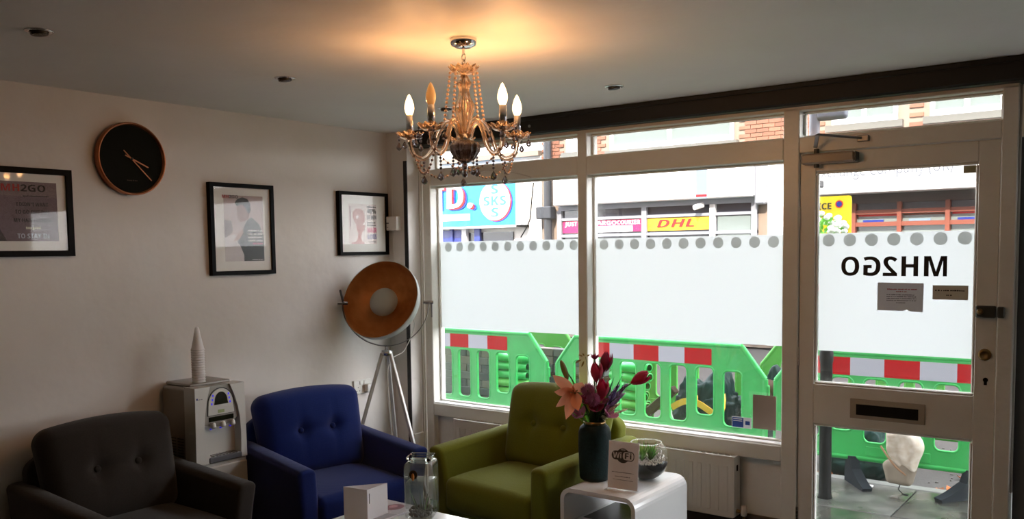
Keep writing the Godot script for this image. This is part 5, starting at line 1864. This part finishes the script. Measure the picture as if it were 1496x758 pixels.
func barriers() -> void:
	barrier_thing("green barrier with red and white stripes outside the poster-wall window", Vector3(-5.60, GY, -6.70), 0, M.barrier_green, true)
	barrier_thing("green barrier with red and white stripes outside the window beside the door", Vector3(-3.505, GY, -6.70), 0, M.barrier_green, true)
	barrier_thing("green barrier with red and white stripes outside the glazed door", Vector3(-1.445, GY, -6.70), 0, M.barrier_green, true)
	barrier_thing("green barrier with red and white stripes past the end of the window", Vector3(-7.70, GY, -6.72), 0, M.barrier_green, true)
	var i := 0
	for x in [-8.3, -6.25, -4.2, -2.15, -0.1]:
		var at := Vector3(x, RY, -8.25)
		barrier_thing(["plain lime barrier behind the paving block stack, first of the far row", "plain lime barrier behind the green panels, second of the far row", "plain lime barrier behind the tarpaulin bags, third of the far row", "plain lime barrier behind the bollard, fourth of the far row", "plain lime barrier behind the fallen leaves, fifth of the far row"][i], at, 0.0, M.barrier_lime, false)
		i += 1

func works() -> void:
	var rg := RandomNumberGenerator.new()
	rg.seed = 12
	# paving blocks
	var st := new_st()
	bx(st, Vector3(0, 0.040, 0), Vector3(0.198, 0.080, 0.10), 0.006)
	var bm := mesh_of(st)
	for row in 11:
		var cnt := 5
		for k in cnt:
			var x := -6.62 + 0.205 * k + (0.10 if row % 2 else 0.0)
			if row > 8 and k == 0:
				continue
			for d in 2:
				var o := again(bm, "paving_block", M["paver_%d" % (rg.randi() % 3)], null, Transform3D(Basis(Vector3.UP, rg.randf_range(-0.03, 0.03)), Vector3(x, RY + 0.082 * row, -7.25 - 0.105 * d)))
				tag(o, "grey concrete paving block in the stack behind the striped barrier", "paving block", "paving blocks in the tall stack")
	for row in 3:
		for k in 4:
			var o := again(bm, "paving_block", M["paver_%d" % (rg.randi() % 3)], null, Transform3D(Basis(Vector3.UP, rg.randf_range(-0.04, 0.04)), Vector3(-5.12 + 0.205 * k, 0.350 + 0.082 * row, -7.45)))
			tag(o, "grey concrete paving block on top of the dark crate", "paving block", "paving blocks on the dark crate")
	var cr := thing("dark_crate", "dark slatted crate under the small heap of paving blocks", "crate", Vector3(-4.80, RY, -7.45))
	box_part("body", Vector3(-0.45, 0, -0.16), Vector3(0.42, 0.585, 0.10), mt("crate_dark", Color(0.06, 0.10, 0.11), 0.6), cr, 0.01)
	for k in 5:
		box_part("slat", Vector3(-0.45, 0.03 + 0.115 * k, 0.10), Vector3(0.42, 0.115 + 0.115 * k, 0.115), M.crate_dark, cr, 0.004)
	box_part("pallet_top", Vector3(-0.46, 0.586, -0.17), Vector3(0.43, 0.608, 0.11), M.dark_wood, cr)
	# bundles of green plastic pipe
	for q in [[-5.46, -7.26, 9, 0.22, 0.03, "green plastic pipe in the bundle beside the paving blocks", "green pipes beside the paving blocks"], [-4.05, -7.22, 9, 0.20, -0.25, "green plastic pipe in the bundle beside the tarpaulin bags", "green pipes beside the bags"]]:
		for k in q[2]:
			for d in 2:
				var hl: float = q[3] + rg.randf_range(-0.03, 0.04)
				var t := thing("plastic_pipe", q[5], "pipe", Vector3(q[0] + rg.randf_range(-0.03, 0.03), RY + 0.046 + 0.088 * k, q[1] - 0.11 * d), q[4] * (1.0 - 0.0 * d) + rg.randf_range(-0.02, 0.02), q[6])
				var pm: Material = M.barrier_lime if rg.randf() < 0.55 else M.barrier_green
				var ps := new_st()
				tube(ps, [Vector3(-hl, 0, 0), Vector3(hl, 0, 0)], 0.043, 14, false)
				tube(ps, [Vector3(hl, 0, 0), Vector3(-hl, 0, 0)], 0.034, 14, false)
				var rx := Transform3D(Basis(Vector3(0, 1, 0), Vector3(1, 0, 0), Vector3(0, 0, -1)), Vector3.ZERO)
				for e in [-hl, hl]:
					lathe(ps, [Vector2(0.034, e), Vector2(0.043, e)] if e < 0 else [Vector2(0.043, e), Vector2(0.034, e)], 14, rx)
				put(ps, "wall", pm, t)
	# leaning dark beam
	st = new_st()
	bx(st, Vector3(0, 0.36, 0), Vector3(0.07, 0.80, 0.09), 0.006, Basis(Vector3(0, 0, 1), -0.85))
	tag(put(st, "timber_beam", M.dark_wood, null, Vector3(-3.75, RY, -7.00)), "dark timber beam leaning between the green panels and bags", "beam")
	st = new_st()
	bx(st, Vector3(0, 0.27, 0), Vector3(0.06, 0.54, 0.06), 0.006)
	tag(put(st, "timber_stake", M.dark_wood, null, Vector3(-3.73, RY, -7.35)), "short dark upright stake beside the leaning beam", "stake")
	# tarpaulin bags
	var ns := FastNoiseLite.new()
	ns.seed = 4
	ns.frequency = 3.2
	ns.fractal_octaves = 3
	var bags := [[Vector3(-3.28, RY, -7.30), Vector3(0.32, 0.34, 0.24), "big dark green tarpaulin bag with yellow straps behind the striped barrier", 1], [Vector3(-2.66, RY, -7.42), Vector3(0.26, 0.38, 0.24), "tall dark green tarpaulin bag with open top full of earth", 2], [Vector3(-1.98, RY, -7.38), Vector3(0.30, 0.17, 0.24), "low dark green tarpaulin bag lying behind the door barrier", 3]]
	for q in bags:
		var half: Vector3 = q[1]
		var t := thing("rubble_bag", q[2], "bag", q[0], 0, "dark green rubble bags")
		st = new_st()
		var crumple := func(p: Vector3) -> Vector3:
			var k := ns.get_noise_3dv(p * 1.0 + Vector3(q[3] * 3.1, 0, 0))
			var k2 := absf(ns.get_noise_3dv(p * 2.6 + Vector3(0, q[3] * 5.0, 0)))
			var s := 1.0 + 0.22 * k - 0.16 * k2
			var up := (p.y + half.y) / (2 * half.y)
			return Vector3(p.x * s * (1.0 - 0.25 * up * up), (p.y + half.y) * (1.0 + 0.25 * k) - half.y + 0.04 * sin(p.x * 9.0) * up, p.z * s * (1.0 - 0.2 * up))
		rbox(st, half, minf(half.y, half.z) * 0.6, 18, 5, Transform3D(Basis(), Vector3(0, half.y, 0)), crumple)
		put(st, "sack_body", M.bag_green, t)
		if q[3] < 3:
			for k in 2:
				st = new_st()
				var sx := -0.12 + 0.26 * k
				var pts := []
				for i in 9:
					var a := -0.2 + 1.9 * i / 8.0
					pts.append(Vector3(sx + 0.10 * sin(a * 1.7), half.y * (0.35 + 1.5 * sin(a * 0.8)), half.z * (1.32 * cos(a * 0.75))))
				for i in 8:
					var dv: Vector3 = pts[i + 1] - pts[i]
					bx(st, (pts[i] + pts[i + 1]) * 0.5, Vector3(0.06, 0.008, dv.length() * 1.1), 0.0, Basis.looking_at(dv.normalized(), Vector3.UP))
				put(st, "strap", M.strap_yellow, t)
			st = new_st()
			var prev := Vector3(-0.20, half.y * 1.35, half.z * 1.22)
			for i in 8:
				var f := (i + 1) / 8.0
				var nx := Vector3(-0.20 + 0.46 * f, half.y * (1.35 + 0.22 * sin(f * 4.0)), half.z * (1.22 + 0.06 * sin(f * 3.0)))
				bx(st, (prev + nx) * 0.5, Vector3((nx - prev).length() * 1.1, 0.055, 0.006), 0.0, Basis(Vector3(0, 0, 1), atan2(nx.y - prev.y, nx.x - prev.x)))
				prev = nx
			put(st, "strap", M.strap_yellow, t)
			st = new_st()
			var arc := []
			for i in 8:
				var a := 0.2 + 1.3 * i / 7.0
				arc.append(Vector3(-0.10 - 0.2 * cos(a) + 0.06, half.y * 1.25 - 0.28 * sin(a) + 0.06, half.z * 1.08))
			tube(st, arc, 0.012, 5)
			put(st, "white_print", M.print_white, t)
		if q[3] == 2:
			st = new_st()
			blob(st, Vector3(-0.02, half.y * 1.75, 0.08), Vector3(0.20, 0.09, 0.18), 16, 8)
			put(st, "earth", mt("earth_brown", Color(0.26, 0.17, 0.11), 0.95), t)
	# torn lime sheet by the leaves
	st = new_st()
	rbox(st, Vector3(0.20, 0.012, 0.16), 0.010, 6, 2, Transform3D(), func(p: Vector3) -> Vector3: return p + Vector3(0, 0.05 * sin(p.x * 14.0) + 0.05 * cos(p.z * 11.0), 0))
	tag(put(st, "plastic_sheet", mt("lime_sheet", Color(0.58, 0.82, 0.18), 0.5), null, Vector3(-0.98, RY + 0.14, -8.0)), "crumpled lime plastic sheet on the road beyond the leaves", "sheet")
	st = new_st()
	for k in 5:
		bx(st, Vector3(-0.16 + 0.08 * k, 0.02, 0.02 * (k % 2)), Vector3(0.20, 0.03, 0.10), 0.01, Basis(Vector3.UP, 0.4 * k))
	tag(put(st, "dark_debris", M.iron_black, null, Vector3(-0.98, RY, -7.72)), "dark scrap heap under the lime plastic sheet", "debris")
	# sandbag hung on the door barrier
	var s := thing("sandbag", "dirty white sandbag slumped against the barrier outside the door", "sandbag", Vector3(-1.475, GY, -6.585))
	st = new_st()
	var hood := func(p: Vector3) -> Vector3:
		var up := (p.y + 0.17) / 0.34
		var wob := 0.02 * sin(p.y * 23.0 + p.x * 9.0)
		return Vector3(p.x * (0.35 + 0.75 * sqrt(clampf(up, 0.0, 1.0))) + 0.05 * (1.0 - up) + wob, p.y, p.z * (0.55 + 0.4 * up) + 0.02 * sin(p.x * 30.0))
	rbox(st, Vector3(0.118, 0.15, 0.065), 0.055, 10, 4, Transform3D(Basis(Vector3(0, 0, 1), 0.10), Vector3(0.005, 0.315, 0.03)), hood)
	put(st, "folded_top", M.sack, s)
	st = new_st()
	var lower := func(p: Vector3) -> Vector3: return Vector3(p.x * (1.0 + 0.10 * sin(p.y * 30.0)), p.y, p.z + 0.012 * sin(p.x * 26.0))
	rbox(st, Vector3(0.105, 0.085, 0.055), 0.045, 8, 4, Transform3D(Basis(), Vector3(-0.01, 0.145, 0.0)), lower)
	put(st, "filled_base", mt("sack_dirty", Color(0.50, 0.46, 0.40), 0.85), s)
	st = new_st()
	tube(st, smooth_path([Vector3(-0.128, 0.335, 0.060), Vector3(-0.075, 0.270, 0.082), Vector3(-0.02, 0.20, 0.078), Vector3(0.045, 0.145, 0.062)], 5), 0.007, 7)
	put(st, "mouth_seam", mt("seam_brown", Color(0.58, 0.45, 0.34), 0.9), s)
	st = new_st()
	tube(st, [Vector3(0.0, 0.07, 0.02), Vector3(-0.012, 0.03, 0.03), Vector3(0.02, 0.004, 0.04), Vector3(0.06, 0.003, 0.05)], 0.004, 5)
	put(st, "tie_cord", M.rubber, s)

# ---------------------------------------------------------------- shops across the street
const ZF := -15.5
const K := 1.107
func fp(x: float, y: float, dz := 0.0) -> Vector3:
	return Vector3(x * K, 1.6 + (y - 1.6) * K, ZF + dz)

func fbox(called: String, x0: float, y0: float, x1: float, y1: float, z0: float, z1: float, m: Material, parent: Node, ch := 0.0) -> MeshInstance3D:
	return box_part(called, fp(x0, y0, z0), fp(x1, y1, z1), m, parent, ch)

func bricks(parent: Node, x0: float, y0: float, x1: float, y1: float, gaps: Array, seed_: int) -> void:
	var a := fp(x0, y0)
	var b := fp(x1, y1)
	var rg := RandomNumberGenerator.new()
	rg.seed = seed_
	var xs := []
	var cols := []
	var y := a.y
	var row := 0
	while y < b.y:
		var x := a.x + (0.1125 if row % 2 else 0.0)
		while x < b.x - 0.1:
			var ok := true
			for g in gaps:
				var ga := fp(g[0], g[1])
				var gb := fp(g[2], g[3])
				if x + 0.2 > ga.x and x < gb.x and y + 0.06 > ga.y and y < gb.y:
					ok = false
			if ok:
				xs.append(Vector3(x + 0.1075, y + 0.0325, ZF + 0.004))
				var t := rg.randf_range(0.75, 1.2)
				cols.append(Color(0.20 * t, 0.085 * t, 0.052 * t))
			x += 0.225
		y += 0.075
		row += 1
	var mm := MultiMesh.new()
	mm.transform_format = MultiMesh.TRANSFORM_3D
	mm.use_colors = true
	var st := new_st()
	bx(st, Vector3.ZERO, Vector3(0.215, 0.065, 0.024), 0.003)
	var me := mesh_of(st)
	var bmat := mt("facing_brick", Color.WHITE, 0.85)
	bmat.vertex_color_use_as_albedo = true
	me.surface_set_material(0, bmat)
	mm.mesh = me
	mm.instance_count = xs.size()
	for i in xs.size():
		mm.set_instance_transform(i, Transform3D(Basis(), xs[i]))
		mm.set_instance_color(i, cols[i])
	var o := MultiMeshInstance3D.new()
	o.multimesh = mm
	o.name = "brickwork"
	o.set_meta("kind", "stuff")
	parent.add_child(o, true)

func sash(parent: Node, x0: float, y0: float, x1: float, y1: float) -> void:
	var w := thing_part("window", parent)
	fbox("pane", x0, y0, x1, y1, -0.008, 0.012, M.shop_glass, w)
	var t := 0.06
	for q in [[x0, y0 + 0.09, x0 + t, y1 - t], [x1 - t, y0 + 0.09, x1, y1 - t], [x0, y0, x1, y0 + 0.09], [x0, y1 - t, x1, y1], [(x0 + x1) / 2 - 0.035, y0 + 0.09, (x0 + x1) / 2 + 0.035, y1 - t]]:
		fbox("sash_bar", q[0], q[1], q[2], q[3], 0.012, 0.05, M.fascia_white, w)
	fbox("sill", x0 - 0.08, y0 - 0.10, x1 + 0.08, y0, -0.005, 0.12, M.kerb_stone, w)

func opposite() -> void:
	# shop with the blue sign
	var a := thing("sign_shop", "white rendered single-storey shop with large blue sign", "building", Vector3.ZERO, 0, "shops across the street")
	fbox("wall", -22, -0.05, -9.72, 3.42, -5.0, 0.0, M.render_white, a)
	fbox("coping", -22, 3.42, -9.73, 3.52, -0.3, 0.10, M.mortar, a)
	var sg := fbox("sign_board", -17, 2.10, -10.13, 3.02, 0.0, 0.28, M.sign_blue, a, 0.02)
	fbox("sign_edge", -17, 2.06, -10.02, 2.10, 0.0, 0.32, M.fascia_white, a)
	fbox("sign_edge", -10.13, 2.06, -10.02, 3.02, 0.0, 0.32, M.fascia_white, a)
	text_on("LTD.", 0.52, M.deep_blue, a, Transform3D(Basis(), fp(-11.90, 2.66, 0.30)), "lettering_shadow", true, 1.68, 0.01)
	text_on("LTD.", 0.52, M.sign_red, a, Transform3D(Basis(), fp(-11.94, 2.68, 0.315)), "lettering_shadow", true, 1.68, 0.01)
	text_on("LTD.", 0.52, M.fascia_white, a, Transform3D(Basis(), fp(-11.98, 2.70, 0.33)), "lettering", true, 1.68, 0.02)
	fbox("sign_underline", -13.5, 2.22, -11.3, 2.36, 0.28, 0.29, mt("pale_cyan", Color(0.55, 0.82, 0.88), 0.5), a)
	var em := thing_part("emblem", a)
	var st := new_st()
	var c := fp(-10.66, 2.585, 0.30)
	plate(st, disc(c.x + 0.05, c.y - 0.03, 0.43, 36), [], c.z - 0.02, c.z - 0.01)
	put(st, "disc_shadow", M.deep_blue, em)
	st = new_st()
	plate(st, disc(c.x + 0.025, c.y - 0.012, 0.43, 36), [], c.z - 0.012, c.z - 0.004)
	put(st, "disc_shadow", M.sign_red, em)
	st = new_st()
	plate(st, disc(c.x, c.y, 0.42, 36), [], c.z - 0.006, c.z)
	put(st, "disc", M.fascia_white, em)
	for q in [["SKS", 0.0, 0.62], ["S", 0.25, 0.20], ["S", -0.25, 0.20]]:
		text_on(q[0], 0.20, M.sign_letter_blue, em, Transform3D(Basis(), c + Vector3(0, q[1], 0.006)), "lettering", true, q[2], 0.008)
	fbox("shop_window", -16, 0.2, -10.4, 1.98, 0.0, 0.03, M.dark_window, a)
	fbox("blue_post", -12.0, 0.0, -11.92, 2.06, 0.03, 0.10, M.deep_blue, a)
	fbox("blue_post", -11.34, 0.0, -11.2, 2.06, 0.03, 0.10, M.deep_blue, a)
	fbox("blue_panel", -12.3, 0.4, -11.72, 2.04, 0.03, 0.06, M.deep_blue, a)
	fbox("white_post", -11.66, 0.0, -11.54, 2.06, 0.03, 0.12, M.fascia_white, a)
	# drain pipe between the two shops
	var d := thing("drain_pipe", "dark drain pipe with hopper between the two shops", "pipe", Vector3(-9.49 * K, RY, ZF + 0.14))
	st = new_st()
	cyl(st, Vector3(0, 0, 0), Vector3(0, 5.2, 0), 0.085, 14)
	put(st, "downpipe", M.pipe_grey, d)
	box_part("hopper", Vector3(-0.24, 2.52, -0.1), Vector3(0.14, 2.78, 0.12), M.pipe_grey, d, 0.02)
	st = new_st()
	tube(st, smooth_path([Vector3(-0.35, 3.3, 0.02), Vector3(-0.38, 2.9, 0.06), Vector3(-0.45, 2.5, 0.04), Vector3(-0.7, 2.15, 0.02)], 5), 0.015, 6)
	put(st, "cable", M.iron_black, d)
	# parcel shop with white fascia
	var b := thing("parcel_shop", "brick shop with white fascia and pink and yellow banners", "building", Vector3.ZERO, 0, "shops across the street")
	fbox("wall", -9.70, -0.05, -4.86, 8.0, -6.0, -0.01, M.mortar, b)
	fbox("fascia", -9.28, 2.43, -5.40, 3.26, 0.0, 0.30, M.fascia_white, b, 0.02)
	fbox("fascia_stripe", -6.38, 2.43, -6.18, 3.0, 0.30, 0.31, mt("stripe_blue", Color(0.42, 0.52, 0.62), 0.5), b)
	fbox("stripe_foot", -6.38, 2.46, -6.18, 2.50, 0.31, 0.314, M.sign_red, b)
	fbox("end_bracket", -5.40, 2.30, -5.22, 3.2, 0.0, 0.22, M.frame_grey, b, 0.03)
	fbox("white_pier", -5.22, 0.0, -4.88, 3.2, 0.0, 0.08, M.render_white, b)
	fbox("head_frame", -9.30, 2.34, -5.40, 2.43, -0.02, 0.06, M.frame_grey, b)
	fbox("glass_wall", -9.30, 0.0, -5.40, 2.34, -0.04, 0.0, M.dark_window, b)
	fbox("middle_rail", -9.30, 2.15, -5.40, 2.20, 0.0, 0.06, M.frame_grey, b)
	for x in [-9.28, -7.475, -6.18, -5.45]:
		fbox("post", x - 0.05, 0.0, x + 0.05, 2.34, 0.0, 0.07, M.frame_grey if x != -6.18 else M.fascia_white, b)
	var bn := fbox("pink_banner", -9.22, 1.92, -7.53, 2.14, 0.01, 0.03, M.sign_pink, b)
	for q in [["CARGO", -8.30, 0.55], ["COURIER", -7.80, 0.52], ["JUST", -9.02, 0.3]]:
		text_on(q[0], 0.085, M.fascia_white, bn, Transform3D(Basis(), fp(q[1], 2.085, 0.04)), "lettering", true, q[2], 0.006)
	fbox("white_patch", -8.46, 1.92, -7.72, 2.03, 0.031, 0.034, M.fascia_white, bn)
	var yb := fbox("yellow_banner", -7.42, 1.92, -6.24, 2.14, 0.01, 0.03, M.sign_yellow, b)
	var sl := Transform3D(Basis(Vector3(1, 0, 0), Vector3(0.45, 1, 0), Vector3(0, 0, 1)), fp(-6.86, 2.04, 0.04))
	text_on("DHL", 0.15, M.sign_red, yb, sl, "lettering", true, 0.78, 0.006)
	for k in 3:
		fbox("red_line", -7.40, 1.96 + 0.035 * k, -7.34, 1.97 + 0.035 * k, 0.031, 0.034, M.sign_red, yb)
	fbox("window_poster", -6.10, 1.3, -5.52, 2.14, 0.01, 0.03, M.shop_glass, b)
	fbox("lower_rail", -9.30, 1.84, -5.40, 1.89, 0.0, 0.06, M.frame_grey, b)
	st = new_st()
	var cc := fp(-6.33, 2.33, 0.12)
	cyl(st, cc, cc + Vector3(-0.10, -0.05, 0.16), 0.05, 12)
	put(st, "camera_lamp", M.fascia_white, b)
	var gaps := [[-8.25, 3.26, -5.75, 6.0], [-9.2, 3.30, -8.65, 6.0]]
	bricks(b, -9.70, 3.20, -4.86, 4.9, gaps, 5)
	sash(b, -8.17, 3.38, -5.82, 5.0)
	sash(b, -9.12, 3.42, -8.72, 5.0)
	# exchange shop opposite the door
	var e := thing("exchange_shop", "brick shop with white lettered fascia and brown timber window frames", "building", Vector3.ZERO, 0, "shops across the street")
	fbox("wall", -4.84, -0.05, 4.5, 8.0, -6.0, -0.20, M.mortar, e)
	fbox("front_wall", -4.84, 3.2, 4.5, 8.0, -0.20, -0.01, M.mortar, e)
	fbox("fascia", -4.70, 2.43, 4.4, 3.30, -0.10, 0.34, M.fascia_white, e, 0.015)
	fbox("fascia_moulding", -4.72, 2.395, 4.42, 2.43, -0.10, 0.38, M.fascia_white, e, 0.01)
	text_on("Exchange Company (UK)", 0.20, M.lamp_grey, e, Transform3D(Basis(), fp(-3.42, 2.74, 0.345)), "lettering", false, 2.12, 0.006)
	fbox("soffit_panel", -4.70, 2.25, 4.4, 2.40, -0.16, -0.08, mt("soffit_brown", Color(0.26, 0.20, 0.19), 0.7), e)
	fbox("shop_glass_wall", -4.70, 0.1, 4.4, 2.26, -0.20, -0.14, M.shop_glass, e)
	for y in [[2.085, 2.15], [1.90, 1.965], [0.9, 1.0]]:
		fbox("rail", -4.70, y[0], 4.4, y[1], -0.14, -0.04, M.timber_brown, e)
	var px := [-4.60, -3.90, -3.24, -2.58, -1.92, -1.2, -0.5, 0.3]
	for x in px:
		fbox("mullion", x - 0.03, 0.1, x + 0.03, 2.26, -0.14, -0.02, M.timber_brown, e)
	for i in px.size() - 1:
		fbox("top_light", px[i] + 0.03, 2.15, px[i + 1] - 0.03, 2.25, -0.14, -0.12, M.dark_window, e)
		fbox("display_strip", px[i] + 0.05, 2.055, px[i + 1] - 0.05, 2.08, -0.135, -0.12, M.sign_red if i % 2 else M.brick_0, e)
		fbox("display_card", px[i] + 0.12, 1.965, px[i] + 0.42, 2.0, -0.135, -0.12, M.deep_blue if i % 2 else M.stripe_blue, e)
	var g2 := [[-4.32, 3.34, -3.18, 6.0], [-2.92, 3.34, -1.78, 6.0], [-1.5, 3.34, -0.4, 6.0]]
	bricks(e, -4.84, 3.28, 0.6, 4.9, g2, 6)
	for g in g2:
		sash(e, g[0] + 0.09, 3.46, g[2] - 0.09, 5.0)
	# lamp post with parking notice and flower basket
	var lx := -3.215
	var l := thing("lamp_post", "grey lamp post with short rounded arm across the road", "lamp post", Vector3(lx, RY, -10.0))
	st = new_st()
	cyl(st, Vector3.ZERO, Vector3(0, 3.7, 0), 0.058, 16)
	put(st, "pole", M.lamp_grey, l)
	st = new_st()
	rbox(st, Vector3(0.17, 0.065, 0.06), 0.05, 2, 4, Transform3D(Basis(), Vector3(0.19, 3.32, 0)))
	put(st, "arm", M.lamp_grey, l)
	box_part("bracket", Vector3(-0.07, 2.52, -0.07), Vector3(0.09, 2.60, 0.07), M.pipe_grey, l, 0.01)
	var y := thing("notice_board", "yellow parking notice board fixed to the lamp post", "sign", Vector3(lx + 0.05, 1.70, -9.93))
	st = new_st()
	plate(st, rrect(-0.18, 0.0, 0.385, 0.455, 0.03, 4), [], 0.0, 0.012)
	put(st, "plate", M.hazard_yellow, y)
	text_on("NOTICE", 0.07, M.ink_black, y, flat(-0.005, 0.345, 0.014), "lettering", true, 0.35, 0.004)
	text_on("Parking", 0.07, M.ink_black, y, flat(-0.015, 0.235, 0.014), "lettering", true, 0.31, 0.004)
	st = new_st()
	plate(st, disc(0.255, 0.365, 0.042, 24), [], 0.013, 0.016)
	put(st, "red_ring", M.sign_red, y)
	st = new_st()
	plate(st, disc(0.255, 0.365, 0.030, 24), [], 0.016, 0.018)
	put(st, "blue_disc", M.deep_blue, y)
	box_part("border_mark", Vector3(0.335, 0.02, 0.013), Vector3(0.35, 0.14, 0.016), M.ink_black, y)
	var fb := thing("flower_basket", "hanging basket of white flowers in front of the yellow notice", "flower basket", Vector3(lx + 0.22, 1.50, -9.58))
	st = new_st()
	lathe(st, [Vector2(0, 0), Vector2(0.14, 0.03), Vector2(0.21, 0.12), Vector2(0.22, 0.16), Vector2(0, 0.16)], 20)
	put(st, "basket", M.dark_wood, fb)
	st = new_st()
	tube(st, [Vector3(-0.22, 0.20, -0.40), Vector3(-0.10, 0.24, -0.2), Vector3(0, 0.155, -0.02)], 0.012, 6)
	put(st, "bracket", M.iron_black, fb)
	var rg := RandomNumberGenerator.new()
	rg.seed = 8
	st = new_st()
	for k in 170:
		var dv := Vector3(rg.randfn(), absf(rg.randfn()) * 0.7, rg.randfn()).normalized()
		var q := Vector3(0, 0.16, 0) + dv * rg.randf_range(0.12, 0.25)
		blade(st, q, q + dv * 0.06 + Vector3(0, 0.01, 0), 0.035, Vector3(0, -0.01, 0.004), 3)
	put(st, "foliage", M.leaf_bright, fb)
	st = new_st()
	for k in 46:
		var dv := Vector3(rg.randfn() + 0.5, absf(rg.randfn()) * 0.9 + 0.3, rg.randfn() + 0.3).normalized()
		blob(st, Vector3(0.03, 0.18, 0.03) + dv * rg.randf_range(0.22, 0.29), Vector3(0.035, 0.028, 0.035), 7, 5)
	put(st, "blossom", M.flower_white, fb)
